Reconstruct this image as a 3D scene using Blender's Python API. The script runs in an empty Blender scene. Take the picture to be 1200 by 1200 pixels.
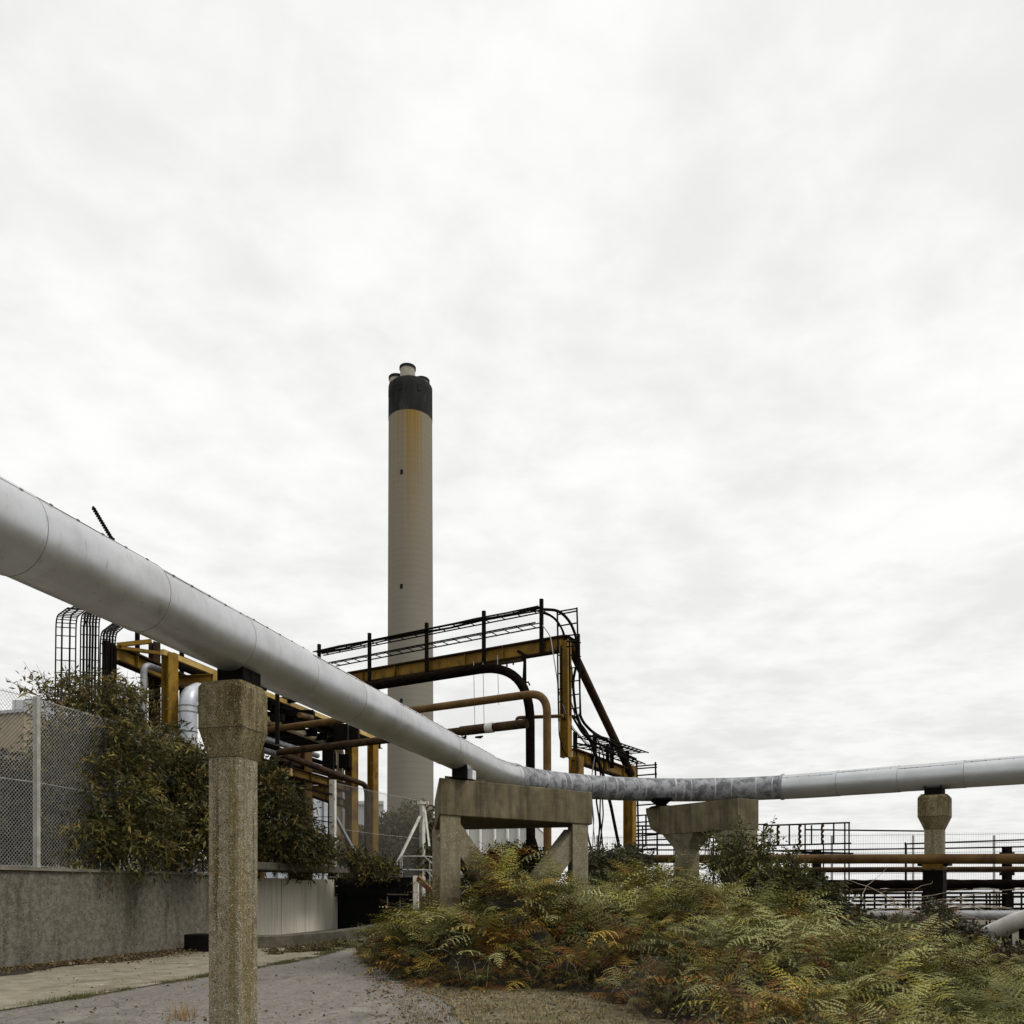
import bpy, math, random
import numpy as np
from mathutils import Vector, Matrix

random.seed(11)
rng = np.random.default_rng(11)
sc = bpy.context.scene
COL = sc.collection
PI = math.pi
EYE = 1.5
V = Vector

# ------------------------------------------------------------------ camera, sky, sun, exposure
cd = bpy.data.cameras.new("camera")
cam = bpy.data.objects.new("camera", cd)
COL.objects.link(cam)
cam.location = (0, 0, EYE)
cam.rotation_euler = (PI / 2, 0, 0)
cd.sensor_width = 36
cd.lens = 30
cd.shift_y = (1042 - 600) / 1200
cd.clip_end = 5000
cd.clip_start = 0.1
sc.camera = cam
sc.view_settings.view_transform = 'Standard'
sc.view_settings.look = 'None'
sc.view_settings.exposure = 0.10
sc.view_settings.gamma = 1.0

SUN_EL, SUN_AZ = math.radians(50), math.radians(108)      # azimuth clockwise from +Y
w = bpy.data.worlds.new("World")
sc.world = w
w.use_nodes = True
nt = w.node_tree
nt.nodes.clear()
N, L = nt.nodes, nt.links


def nd(tree, typ, **kw):
    n = tree.nodes.new(typ)
    for k, v in kw.items():
        if k in n.inputs.keys():
            n.inputs[k].default_value = v
        else:
            setattr(n, k, v)
    return n


def mth(tree, op, a, b=None, c=None, clamp=False):
    n = tree.nodes.new('ShaderNodeMath')
    n.operation = op
    n.use_clamp = clamp
    for i, x in enumerate((a, b, c)):
        if x is None:
            continue
        if isinstance(x, (int, float)):
            n.inputs[i].default_value = x
        else:
            tree.links.new(x, n.inputs[i])
    return n.outputs[0]


def mrange(tree, x, a, b, c, d, smooth=False):
    n = tree.nodes.new('ShaderNodeMapRange')
    if smooth:
        n.interpolation_type = 'SMOOTHSTEP'
    tree.links.new(x, n.inputs[0])
    for i, v in enumerate((a, b, c, d)):
        n.inputs[i + 1].default_value = v
    return n.outputs[0]


sky = nd(nt, 'ShaderNodeTexSky', sky_type='NISHITA', sun_disc=False)
sky.sun_elevation = SUN_EL
sky.sun_rotation = SUN_AZ
tc = nd(nt, 'ShaderNodeTexCoord')
sep = nd(nt, 'ShaderNodeSeparateXYZ')
L.new(tc.outputs['Generated'], sep.inputs[0])
zz = mth(nt, 'ADD', mth(nt, 'MAXIMUM', sep.outputs[2], 0.0), 0.10)
cmb = nd(nt, 'ShaderNodeCombineXYZ')
L.new(mth(nt, 'DIVIDE', sep.outputs[0], zz), cmb.inputs[0])
L.new(mth(nt, 'DIVIDE', sep.outputs[1], zz), cmb.inputs[1])
n1 = nd(nt, 'ShaderNodeTexNoise', Scale=1.7, Detail=5.0, Roughness=0.5, Distortion=0.25)
n2 = nd(nt, 'ShaderNodeTexNoise', Scale=7.0, Detail=5.0, Roughness=0.55, Distortion=0.2)
L.new(cmb.outputs[0], n1.inputs['Vector'])
L.new(cmb.outputs[0], n2.inputs['Vector'])
cl = mth(nt, 'ADD', mth(nt, 'MULTIPLY', n1.outputs[0], 0.62), mth(nt, 'MULTIPLY', n2.outputs[0], 0.38))
cl = mrange(nt, cl, 0.35, 0.63, 0.815, 0.965, True)
hz = mrange(nt, sep.outputs[2], 0.0, 0.42, 0.93, 1.0, True)
zen = mrange(nt, sep.outputs[2], 0.72, 0.98, 1.0, 1.6, True)
cv = mth(nt, 'MULTIPLY', mth(nt, 'MULTIPLY', cl, hz), zen)
cc = nd(nt, 'ShaderNodeCombineColor')
L.new(mth(nt, 'MULTIPLY', cv, 1.0), cc.inputs[0])
L.new(mth(nt, 'MULTIPLY', cv, 0.995), cc.inputs[1])
L.new(mth(nt, 'MULTIPLY', cv, 0.975), cc.inputs[2])
bgc = nd(nt, 'ShaderNodeBackground', Strength=1.0)
bgs = nd(nt, 'ShaderNodeBackground', Strength=0.10)
L.new(cc.outputs[0], bgc.inputs[0])
L.new(sky.outputs[0], bgs.inputs[0])
mx = nd(nt, 'ShaderNodeMixShader', Fac=0.96)
L.new(bgs.outputs[0], mx.inputs[1])
L.new(bgc.outputs[0], mx.inputs[2])
out = nd(nt, 'ShaderNodeOutputWorld')
L.new(mx.outputs[0], out.inputs[0])

sd = bpy.data.lights.new("sun", 'SUN')
sd.energy = 1.5
sd.angle = math.radians(18)
sd.color = (1.0, 0.96, 0.9)
sun = bpy.data.objects.new("sun", sd)
COL.objects.link(sun)
sdir = V((math.sin(SUN_AZ) * math.cos(SUN_EL), math.cos(SUN_AZ) * math.cos(SUN_EL), math.sin(SUN_EL)))
sun.rotation_euler = sdir.to_track_quat('Z', 'Y').to_euler()

# ------------------------------------------------------------------ materials
MATS = {}


def material(name, c1, c2=None, scale=6.0, rough=0.8, metal=0.0, bump=0.15, bscale=None, stretch=(1, 1, 1),
             stain=None, sscale=1.2, speck=None, pscale=60.0, pamt=0.25, lo=0.35, hi=0.65, slo=0.5, shi=0.7,
             sstretch=(1, 1, 0.15), bdist=0.01, wave=None, spec=0.4, crack=None):
    m = bpy.data.materials.new(name)
    m.use_nodes = True
    t = m.node_tree
    b = t.nodes['Principled BSDF']
    b.inputs['Roughness'].default_value = rough
    b.inputs['Metallic'].default_value = metal
    b.inputs['Specular IOR Level'].default_value = spec
    tcn = t.nodes.new('ShaderNodeTexCoord')

    def vec(st):
        mp = t.nodes.new('ShaderNodeMapping')
        mp.inputs['Scale'].default_value = st
        t.links.new(tcn.outputs['Object'], mp.inputs[0])
        return mp.outputs[0]

    def noise(sca, st, det=6.0, rg=0.6):
        n = nd(t, 'ShaderNodeTexNoise', Scale=sca, Detail=det, Roughness=rg)
        t.links.new(vec(st), n.inputs['Vector'])
        return n.outputs[0]

    def mix(fac, a, bb):
        n = t.nodes.new('ShaderNodeMix')
        n.data_type = 'RGBA'
        for s, x in ((n.inputs[0], fac), (n.inputs[6], a), (n.inputs[7], bb)):
            if isinstance(x, (float, int)):
                s.default_value = x
            elif isinstance(x, tuple):
                s.default_value = (*x, 1) if len(x) == 3 else x
            else:
                t.links.new(x, s)
        return n.outputs[2]
    c2 = c2 or tuple(x * 0.7 for x in c1)
    colr = mix(mrange(t, noise(scale, stretch), lo, hi, 0, 1), c1, c2)
    if stain:
        stains = stain if isinstance(stain, list) else [(stain, sscale, slo, shi, sstretch)]
        for (sc_, ss_, a_, b_, st_) in stains:
            colr = mix(mrange(t, noise(ss_, st_, 6.0, 0.65), a_, b_, 0, 0.85), colr, sc_)
    if speck:
        for k, (spc, thr, pm, psc) in enumerate(speck):
            vo = nd(t, 'ShaderNodeTexVoronoi', Scale=psc)
            t.links.new(vec((1, 1, 1)), vo.inputs['Vector'])
            rnd = nd(t, 'ShaderNodeSeparateColor')
            t.links.new(vo.outputs['Color'], rnd.inputs[0])
            f = mth(t, 'MULTIPLY', mth(t, 'LESS_THAN', vo.outputs['Distance'], thr), mth(t, 'GREATER_THAN', rnd.outputs[k % 3], 1 - pm))
            colr = mix(f, colr, spc)
    if crack:
        for vs_, th_, cc_, dn_ in crack:
            nn_ = nd(t, 'ShaderNodeTexNoise', Scale=1.4, Detail=4.0)
            t.links.new(vec((1, 1, 1)), nn_.inputs['Vector'])
            add = t.nodes.new('ShaderNodeMixRGB')
            add.blend_type = 'ADD'
            add.inputs[0].default_value = dn_
            t.links.new(vec((1, 1, 1)), add.inputs[1])
            t.links.new(nn_.outputs['Color'], add.inputs[2])
            ve = t.nodes.new('ShaderNodeTexVoronoi')
            ve.feature = 'DISTANCE_TO_EDGE'
            ve.inputs['Scale'].default_value = vs_
            t.links.new(add.outputs[0], ve.inputs['Vector'])
            gate = mrange(t, noise(0.8, (1, 1, 1), 2.0, 0.5), 0.50, 0.58, 0, 1)
            colr = mix(mth(t, 'MULTIPLY', mrange(t, ve.outputs['Distance'], 0.0, th_, 1.0, 0.0), gate), colr, cc_)
    if wave:
        ax, ws, wc, wa, wb = wave
        wv = t.nodes.new('ShaderNodeTexWave')
        wv.wave_type = 'BANDS'
        wv.bands_direction = ax
        wv.inputs['Scale'].default_value = ws
        wv.inputs['Distortion'].default_value = 0.3
        t.links.new(vec((1, 1, 1)), wv.inputs['Vector'])
        colr = mix(mrange(t, wv.outputs['Fac'], wa, wb, 0, 1), colr, wc)
    t.links.new(colr, b.inputs['Base Color'])
    if bump:
        bn = nd(t, 'ShaderNodeBump', Strength=bump, Distance=bdist)
        t.links.new(noise(bscale or scale * 5, (1, 1, 1), 8.0, 0.65), bn.inputs['Height'])
        t.links.new(bn.outputs[0], b.inputs['Normal'])
    rr = mrange(t, noise(scale * 1.7, stretch), 0.3, 0.7, max(0, rough - 0.1), min(1, rough + 0.1))
    t.links.new(rr, b.inputs['Roughness'])
    MATS[name] = m
    return m


clad = material('cladding', (0.55, 0.56, 0.575), (0.47, 0.475, 0.485), 1.5, 0.38, 0.75, 0.06, 5, bdist=0.01,
                stain=[((0.36, 0.35, 0.32), 2.2, 0.50, 0.80, (1, 1, 1)), ((0.25, 0.23, 0.19), 7, 0.60, 0.80, (3, 3, 0.6)), ((0.30, 0.30, 0.30), 0.8, 0.55, 0.75, (1, 1, 1))])
clad2 = material('cladding_smooth', (0.50, 0.51, 0.525), (0.42, 0.43, 0.44), 1.2, 0.42, 0.6, 0.05, 5)
baremat = material('bare_pipe', (0.27, 0.275, 0.29), (0.10, 0.105, 0.112), 5.0, 0.65, 0.1, 0.3, 30, lo=0.42, hi=0.58,
                   stain=[((0.44, 0.45, 0.47), 4.5, 0.60, 0.70, (1, 1, 1)), ((0.07, 0.07, 0.075), 7, 0.58, 0.68, (1, 1, 1))])
seam = material('seam', (0.22, 0.215, 0.20), None, 20, 0.6, 0.3, 0)
peb = [((0.33, 0.285, 0.19), 0.40, 0.38, 74.0), ((0.60, 0.55, 0.43), 0.34, 0.09, 66.0), ((0.018, 0.014, 0.008), 0.34, 0.22, 66.0),
       ((0.30, 0.18, 0.03), 0.36, 0.07, 52.0), ((0.045, 0.034, 0.016), 0.40, 0.35, 90.0)]
pillarm = material('pebble_concrete', (0.265, 0.238, 0.168), (0.155, 0.136, 0.088), 13, 0.95, 0, 1.0, 55, spec=0.15, speck=peb, bdist=0.008,
                   stain=[((0.150, 0.115, 0.040), 2.4, 0.51, 0.62, (3, 3, 0.16)), ((0.060, 0.050, 0.028), 2.9, 0.56, 0.68, (4, 4, 0.18)), ((0.10, 0.09, 0.03), 4, 0.62, 0.72, (1, 1, 0.7))])
peb2 = [((0.26, 0.215, 0.12), 0.40, 0.40, 70.0), ((0.50, 0.45, 0.32), 0.34, 0.06, 60.0), ((0.018, 0.014, 0.008), 0.34, 0.25, 66.0), ((0.05, 0.036, 0.014), 0.40, 0.40, 85.0)]
capm = material('stained_concrete', (0.225, 0.190, 0.110), (0.125, 0.102, 0.054), 11, 0.95, 0, 1.0, 55, spec=0.15, speck=peb2, bdist=0.008,
                stain=[((0.07, 0.052, 0.018), 1.6, 0.46, 0.62, (3, 3, 0.6)), ((0.22, 0.13, 0.03), 2.5, 0.62, 0.76, (4, 4, 0.5))])
trestm = material('board_marked_concrete', (0.165, 0.140, 0.085), (0.095, 0.080, 0.046), 3.5, 0.95, 0, 0.8, 40, spec=0.15, bdist=0.008,
                  stain=[((0.055, 0.047, 0.030), 1.7, 0.44, 0.66, (3.2, 3.2, 0.4)), ((0.15, 0.10, 0.022), 0.9, 0.60, 0.74, (1.1, 1.1, 0.8)),
                         ((0.45, 0.43, 0.38), 5, 0.71, 0.74, (2, 2, 0.7)), ((0.05, 0.04, 0.03), 2.1, 0.62, 0.70, (7, 7, 0.15))],
                  wave=('Z', 2.2, (0.13, 0.115, 0.075), 0.93, 1.25))
trestp = material('trestle_column', (0.215, 0.188, 0.125), (0.13, 0.112, 0.066), 7, 0.95, 0, 0.7, 60, bdist=0.008,
                  speck=[((0.42, 0.39, 0.30), 0.3, 0.35, 50.0), ((0.08, 0.07, 0.05), 0.3, 0.2, 60.0)],
                  stain=[((0.14, 0.115, 0.06), 1.6, 0.5, 0.66, (3, 3, 0.3))])
wallm = material('old_wall', (0.185, 0.170, 0.135), (0.115, 0.105, 0.080), 9, 0.97, 0, 1.0, 22, bdist=0.03, spec=0.1, lo=0.40, hi=0.60,
                 speck=[((0.22, 0.21, 0.175), 0.30, 0.10, 26.0), ((0.050, 0.045, 0.034), 0.34, 0.16, 24.0), ((0.16, 0.15, 0.12), 0.4, 0.3, 38.0)],
                 stain=[((0.040, 0.036, 0.024), 1.3, 0.47, 0.66, (1.6, 1.6, 0.30)), ((0.06, 0.055, 0.03), 5, 0.58, 0.72, (1, 1, 0.5)), ((0.19, 0.18, 0.155), 0.9, 0.63, 0.80, (1, 1, 1.4))])
panelm = material('pale_panel', (0.74, 0.70, 0.59), (0.58, 0.54, 0.43), 2.2, 0.9, 0, 0.3, 30, stretch=(3, 3, 0.2),
                  stain=[((0.20, 0.18, 0.13), 1.5, 0.58, 0.78, (5, 5, 0.25))])
kerbm = material('kerb_concrete', (0.12, 0.105, 0.075), (0.05, 0.045, 0.03), 3, 0.95, 0, 0.6, 30,
                 stain=[((0.05, 0.045, 0.03), 2, 0.5, 0.65, (1, 1, 1))])  # darkened: shading on the kerb front is put into the colour
kerbm2 = material('coping_concrete', (0.21, 0.19, 0.145), (0.11, 0.10, 0.075), 5, 0.95, 0, 0.6, 30)
yel = material('yellow_paint', (0.235, 0.140, 0.018), (0.140, 0.075, 0.012), 2.0, 0.6, 0, 0.2, 30, spec=0.12,
               stain=[((0.055, 0.026, 0.010), 2.2, 0.53, 0.68, (1.4, 1.4, 0.8)), ((0.016, 0.010, 0.006), 5, 0.60, 0.74, (1, 1, 0.5))])
yel2 = material('yellow_paint_pale', (0.48, 0.33, 0.09), (0.32, 0.20, 0.05), 2.0, 0.6, 0, 0.1, 30,
                stain=[((0.2, 0.1, 0.03), 3, 0.62, 0.74, (1, 1, 1))])
rust = material('rust_brown', (0.050, 0.028, 0.011), (0.028, 0.014, 0.006), 3, 0.8, 0, 0.4, 40, spec=0.1,
                stain=[((0.012, 0.008, 0.006), 2.4, 0.48, 0.62, (1, 1, 1)), ((0.24, 0.13, 0.04), 6, 0.66, 0.76, (1, 1, 1))])
darkbrown = material('dark_brown', (0.020, 0.012, 0.006), (0.05, 0.028, 0.010), 4, 0.85, 0, 0.3, 40, spec=0.05)  # very dark brown for the beam flanges
ochre = material('ochre_pipe', (0.120, 0.070, 0.020), (0.070, 0.036, 0.010), 2.5, 0.6, 0, 0.15, 30, spec=0.15,
                 stain=[((0.04, 0.02, 0.008), 2, 0.56, 0.70, (1, 1, 1)), ((0.27, 0.19, 0.09), 3.5, 0.66, 0.78, (1, 1, 1))])
black = material('black_steel', (0.004, 0.0035, 0.003), (0.008, 0.006, 0.004), 5, 0.7, 0, 0.2, 40, spec=0.04)
darkpipe = material('tarred_pipe', (0.0035, 0.003, 0.0028), (0.010, 0.007, 0.005), 4, 0.9, 0, 0.4, 25, spec=0.0)
galv = material('galvanised', (0.44, 0.44, 0.42), (0.28, 0.28, 0.26), 8, 0.5, 0.2, 0.1, 40)
whitep = material('flaking_white_paint', (0.66, 0.64, 0.58), (0.5, 0.48, 0.43), 4, 0.7, 0, 0.3, 30,
                  stain=[((0.19, 0.08, 0.025), 3.0, 0.60, 0.64, (1.5, 1.5, 0.6))])
greyp = material('grey_insulated', (0.30, 0.305, 0.32), (0.18, 0.18, 0.19), 3, 0.5, 0.3, 0.1, 30,
                 stain=[((0.12, 0.11, 0.09), 3, 0.60, 0.74, (1, 1, 1))])
silver = material('silver_duct', (0.48, 0.50, 0.53), (0.36, 0.38, 0.41), 3, 0.45, 0.5, 0.1, 30)
beige = material('beige_lagging', (0.62, 0.54, 0.40), (0.46, 0.38, 0.25), 4, 0.6, 0, 0.1, 30,
                 stain=[((0.35, 0.22, 0.06), 2.5, 0.55, 0.62, (1, 1, 1))])
tank = material('white_tank_paint', (0.62, 0.63, 0.64), (0.52, 0.53, 0.54), 2, 0.5, 0, 0.05)
tanb = material('tan_render', (0.33, 0.265, 0.165), (0.25, 0.195, 0.115), 0.5, 0.9, 0, 0.1, 8,
                stain=[((0.20, 0.15, 0.09), 0.7, 0.58, 0.72, (1, 1, 0.3))])
greyb = material('grey_cladding_wall', (0.42, 0.43, 0.45), (0.36, 0.37, 0.39), 0.3, 0.6, 0, 0.05, 5, wave=('X', 0.9, (0.24, 0.25, 0.26), 0.85, 1.0))
whiteb = material('pale_cladding_wall', (0.46, 0.46, 0.43), (0.38, 0.38, 0.35), 0.4, 0.6, 0, 0.05, 5, stretch=(1, 1, 0.2))
whites = material('white_rib', (0.78, 0.78, 0.75), (0.7, 0.7, 0.68), 1, 0.6, 0, 0)
roofm = material('dark_roof', (0.10, 0.09, 0.08), (0.07, 0.06, 0.05), 1, 0.9, 0, 0.1)
chimm = material('chimney_concrete', (0.205, 0.190, 0.160), (0.165, 0.152, 0.125), 0.02, 0.95, 0, 0.3, 0.9, bdist=0.2,
                 spec=0.1, stain=[((0.195, 0.177, 0.137), 0.06, 0.42, 0.66, (1, 1, 0.3)), ((0.175, 0.155, 0.115), 0.30, 0.58, 0.80, (1, 1, 0.02)), ((0.20, 0.18, 0.135), 0.5, 0.45, 0.75, (0.02, 0.02, 1.2))],
                 wave=('Z', 0.145, (0.165, 0.148, 0.112), 0.82, 1.25))
blackc = material('black_chimney_band', (0.026, 0.026, 0.026), (0.012, 0.012, 0.012), 0.25, 0.8, 0, 0.2, 2, spec=0.05, stretch=(1, 1, 0.2),
                  stain=[((0.05, 0.05, 0.05), 0.3, 0.62, 0.75, (1, 1, 0.3))])
flue = material('flue_lining', (0.30, 0.27, 0.22), (0.22, 0.19, 0.15), 0.3, 0.9, 0, 0.1)
asph = material('asphalt', (0.235, 0.215, 0.190), (0.140, 0.126, 0.110), 14, 0.97, 0, 1.0, 30, bdist=0.02, spec=0.1, crack=[(0.45, 0.010, (0.07, 0.062, 0.05), 1.4)],
                speck=[((0.30, 0.29, 0.28), 0.30, 0.3, 40.0), ((0.05, 0.05, 0.05), 0.28, 0.3, 46.0)],
                stain=[((0.27, 0.25, 0.21), 0.7, 0.54, 0.66, (1.2, 0.5, 1)), ((0.075, 0.070, 0.062), 0.9, 0.56, 0.72, (1, 0.4, 1)), ((0.12, 0.11, 0.10), 5, 0.52, 0.66, (1, 0.6, 1)),
                       ((0.20, 0.165, 0.11), 2.5, 0.66, 0.75, (1, 1, 1))])
slab = material('pavement_slab', (0.27, 0.245, 0.185), (0.17, 0.150, 0.105), 2.5, 0.97, 0, 0.9, 24, bdist=0.02, spec=0.1, crack=[(0.35, 0.012, (0.09, 0.08, 0.05), 1.0)], speck=[((0.12, 0.10, 0.06), 0.3, 0.2, 20.0)],
                stain=[((0.17, 0.15, 0.10), 0.9, 0.55, 0.70, (1.5, 0.5, 1)), ((0.43, 0.41, 0.35), 1.7, 0.62, 0.7, (2, 0.6, 1))])
soil = material('soil', (0.030, 0.022, 0.012), (0.018, 0.013, 0.008), 3, 1, 0, 0.8, 20, bdist=0.03)
dirt = material('gravel_dirt', (0.185, 0.150, 0.085), (0.085, 0.066, 0.032), 3.0, 1, 0, 1.0, 30, bdist=0.03,
                speck=[((0.36, 0.34, 0.28), 0.3, 0.35, 22.0), ((0.07, 0.06, 0.035), 0.3, 0.35, 27.0), ((0.20, 0.12, 0.03), 0.3, 0.25, 18.0)],
                stain=[((0.10, 0.095, 0.035), 1.4, 0.50, 0.64, (1, 1, 1))])
groundm = material('rough_ground', (0.10, 0.09, 0.06), (0.07, 0.06, 0.035), 0.4, 1, 0, 0.6, 6, bdist=0.05)
waterm = material('river_water', (0.10, 0.11, 0.11), (0.08, 0.09, 0.09), 0.05, 0.12, 0, 0.05, 0.5, spec=0.6)
voidm = material('void_black', (0.005, 0.005, 0.005), (0.011, 0.010, 0.009), 3, 0.6, 0, 0.3, 20, spec=0.1)  # near-black for black parts; dark of openings and recess put into the colour
orangem = material('orange_rust_plank', (0.22, 0.11, 0.05), (0.13, 0.055, 0.02), 4, 0.8, 0, 0.3, 30)
brokenm = material('weathered_white_pipe', (0.55, 0.54, 0.50), (0.40, 0.39, 0.35), 4, 0.6, 0, 0.3, 20,
                   stain=[((0.22, 0.21, 0.18), 4, 0.60, 0.72, (1, 1, 1))])
barkm = material('bark', (0.10, 0.075, 0.04), (0.05, 0.035, 0.02), 12, 0.9, 0, 0.4)
palebr = material('dry_twig', (0.40, 0.36, 0.28), (0.26, 0.22, 0.15), 12, 0.9, 0, 0.2)


def leafmat(name, trans=0.16, rough=0.6):
    m = bpy.data.materials.new(name)
    m.use_nodes = True
    t = m.node_tree
    b = t.nodes['Principled BSDF']
    a = nd(t, 'ShaderNodeAttribute', attribute_name='tint')
    t.links.new(a.outputs['Color'], b.inputs['Base Color'])
    b.inputs['Roughness'].default_value = rough
    b.inputs['Specular IOR Level'].default_value = 0.2
    tr = t.nodes.new('ShaderNodeBsdfTranslucent')
    t.links.new(a.outputs['Color'], tr.inputs[0])
    ms = nd(t, 'ShaderNodeMixShader', Fac=trans)
    t.links.new(b.outputs[0], ms.inputs[1])
    t.links.new(tr.outputs[0], ms.inputs[2])
    t.links.new(ms.outputs[0], t.nodes['Material Output'].inputs[0])
    return m


leafm = leafmat('leaf')

# ------------------------------------------------------------------ mesh helpers
S1, C1c = math.sin(math.atan(0.255)), math.cos(math.atan(0.255))
D1 = V((S1, C1c, 0))            # along the near pipeline and the wall
N1 = V((C1c, -S1, 0))           # across it
UU = V((0.857, -0.515, 0))      # along the yellow gantry
VV = V((0.515, 0.857, 0))


def P(px, py, Y):
    return V(((px - 600) / 1000 * Y, Y, EYE + (1042 - py) / 1000 * Y))


def PZ(px, Y, z):
    return V(((px - 600) / 1000 * Y, Y, z))


def YA(a, px):                  # depth where the column px meets the vertical plane n1 = a
    t = (px - 600) / 1000
    return a / (N1.x * t + N1.y)


def PA(a, px, py):
    return P(px, py, YA(a, px))


def YC(c, px):                  # the same for a plane across the gantry
    t = (px - 600) / 1000
    return c / (VV.x * t + VV.y)


def PC(c, px, py):
    return P(px, py, YC(c, px))


def AB(a, b, z=0.0):            # point from wall coordinates
    p = N1 * a + D1 * b
    return V((p.x, p.y, z))


class MB:
    def __init__(s):
        s.v, s.f, s.sm = [], [], []

    def add(s, vs, fs, smooth=False):
        o = len(s.v)
        s.v += [tuple(x) for x in vs]
        for f in fs:
            s.f.append(tuple(i + o for i in f))
            s.sm.append(smooth)
        return s

    def frame(s, p0, p1, up=V((0, 0, 1))):
        d = (p1 - p0).normalized()
        x = d.cross(up)
        if x.length < 1e-4:
            x = d.cross(V((0, 1, 0)))
        x.normalize()
        return d, x, x.cross(d).normalized()

    def bar(s, p0, p1, w, h, up=V((0, 0, 1)), ox=0, oy=0):
        p0, p1 = V(p0), V(p1)
        d, x, y = s.frame(p0, p1, up)
        vs = []
        for p in (p0, p1):
            for a, b in ((-1, -1), (1, -1), (1, 1), (-1, 1)):
                vs.append(p + x * (a * w / 2 + ox) + y * (b * h / 2 + oy))
        return s.add(vs, [(3, 2, 1, 0), (4, 5, 6, 7), (0, 1, 5, 4), (1, 2, 6, 5), (2, 3, 7, 6), (3, 0, 4, 7)])

    def ibeam(s, p0, p1, w, h, up=V((0, 0, 1)), t=0.02):
        s.bar(p0, p1, t * 0.8, h - 2 * t, up)
        s.bar(p0, p1, w, t, up, oy=(h - t) / 2)
        return s.bar(p0, p1, w, t, up, oy=-(h - t) / 2)

    def web(s, p0, p1, w, h, t=0.02, step=1.25):
        s.bar(p0, p1, t * 0.8, h - 2 * t)
        n = max(1, int((V(p1) - V(p0)).length / step))
        d = (V(p1) - V(p0)).normalized()
        for k in range(n):
            c = V(p0).lerp(V(p1), (k + 0.5) / n)
            s.bar(c - d * 0.006, c + d * 0.006, w * 0.9, h - 2 * t)
        return s

    def flanges(s, p0, p1, w, h, t=0.045):
        s.bar(p0, p1, w, t, oy=(h - t) / 2)
        return s.bar(p0, p1, w, t, oy=-(h - t) / 2)

    def box(s, c, sx, sy, sz, rz=0.0):
        c = V(c)
        m = Matrix.Rotation(rz, 3, 'Z')
        return s.prism([c + m @ V((a * sx / 2, b * sy / 2, 0)) for a, b in ((-1, -1), (1, -1), (1, 1), (-1, 1))], c.z, c.z + sz)

    def prism(s, pts, z0, z1):
        n = len(pts)
        vs = [V((p[0], p[1], z0)) for p in pts] + [V((p[0], p[1], z1)) for p in pts]
        fs = [tuple(range(n - 1, -1, -1)), tuple(range(n, 2 * n))]
        fs += [(i, (i + 1) % n, n + (i + 1) % n, n + i) for i in range(n)]
        return s.add(vs, fs)

    def loft(s, rings, caps=True, smooth=False):
        n = len(rings[0])
        vs = [p for r in rings for p in r]
        fs = []
        for k in range(len(rings) - 1):
            for i in range(n):
                j = (i + 1) % n
                fs.append((k * n + i, k * n + j, (k + 1) * n + j, (k + 1) * n + i))
        s.add(vs, fs, smooth)
        if caps:
            s.add(rings[0], [tuple(range(n - 1, -1, -1))])
            s.add(rings[-1], [tuple(range(n))])
        return s

    def tube(s, pts, r, seg=8, caps=True, up=V((0, 0, 1))):
        pts = [V(p) for p in pts]
        rs = r if isinstance(r, (list, tuple)) else [r] * len(pts)
        d0 = (pts[1] - pts[0]).normalized()
        x = d0.cross(up)
        if x.length < 1e-3:
            x = d0.cross(V((0, 1, 0)))
        x.normalize()
        rings = []
        pd = d0
        for i, p in enumerate(pts):
            if i == 0:
                d = d0
            elif i == len(pts) - 1:
                d = (pts[i] - pts[i - 1]).normalized()
            else:
                d = ((pts[i + 1] - p).normalized() + (p - pts[i - 1]).normalized())
                d = d.normalized() if d.length > 1e-6 else pd
            q = pd.rotation_difference(d)
            x = (q @ x)
            x = (x - d * x.dot(d)).normalized()
            y = d.cross(x)
            rings.append([p + (x * math.cos(2 * PI * k / seg) + y * math.sin(2 * PI * k / seg)) * rs[i] for k in range(seg)])
            pd = d
        return s.loft(rings, caps, seg > 5)

    def build(s, name, mat, parent=None, bevel=0.0):
        me = bpy.data.meshes.new(name)
        off = world_loc(parent)
        me.from_pydata([(a - off.x, b - off.y, c - off.z) for a, b, c in s.v], [], s.f)
        me.polygons.foreach_set('use_smooth', s.sm)
        me.materials.append(mat)
        me.update()
        o = bpy.data.objects.new(name, me)
        COL.objects.link(o)
        o.parent = parent
        if bevel:
            b = o.modifiers.new('bevel', 'BEVEL')
            b.width = bevel
            b.segments = 2
            b.limit_method = 'ANGLE'
        return o


def world_loc(o):
    v = V((0, 0, 0))
    while o is not None:
        v += o.location
        o = o.parent
    return v


def fillet(pts, r, n=8):
    pts = [V(p) for p in pts]
    outp = [pts[0]]
    for i in range(1, len(pts) - 1):
        a, b, c = pts[i - 1], pts[i], pts[i + 1]
        d1, d2 = (b - a).normalized(), (c - b).normalized()
        ang = d1.angle(d2)
        rr = r[i - 1] if isinstance(r, (list, tuple)) else r
        tl = min(rr * math.tan(ang / 2), (b - a).length * 0.48, (c - b).length * 0.48) if ang > 0.02 else 0
        if tl == 0:
            outp.append(b)
            continue
        s_, e_ = b - d1 * tl, b + d2 * tl
        for k in range(n + 1):
            t = k / n
            outp.append(s_ * (1 - t) ** 2 + b * 2 * t * (1 - t) + e_ * t * t)
    outp.append(pts[-1])
    return outp


def tag(o, label=None, cat=None, group=None, kind=None):
    if label:
        o['label'] = label
    if cat:
        o['category'] = cat
    if group:
        o['group'] = group
    if kind:
        o['kind'] = kind
    return o


def thing(name, label, cat, loc=(0, 0, 0), group=None):
    o = bpy.data.objects.new(name, None)
    o.empty_display_size = 0.2
    COL.objects.link(o)
    o.location = V(loc)
    return tag(o, label, cat, group)


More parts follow.
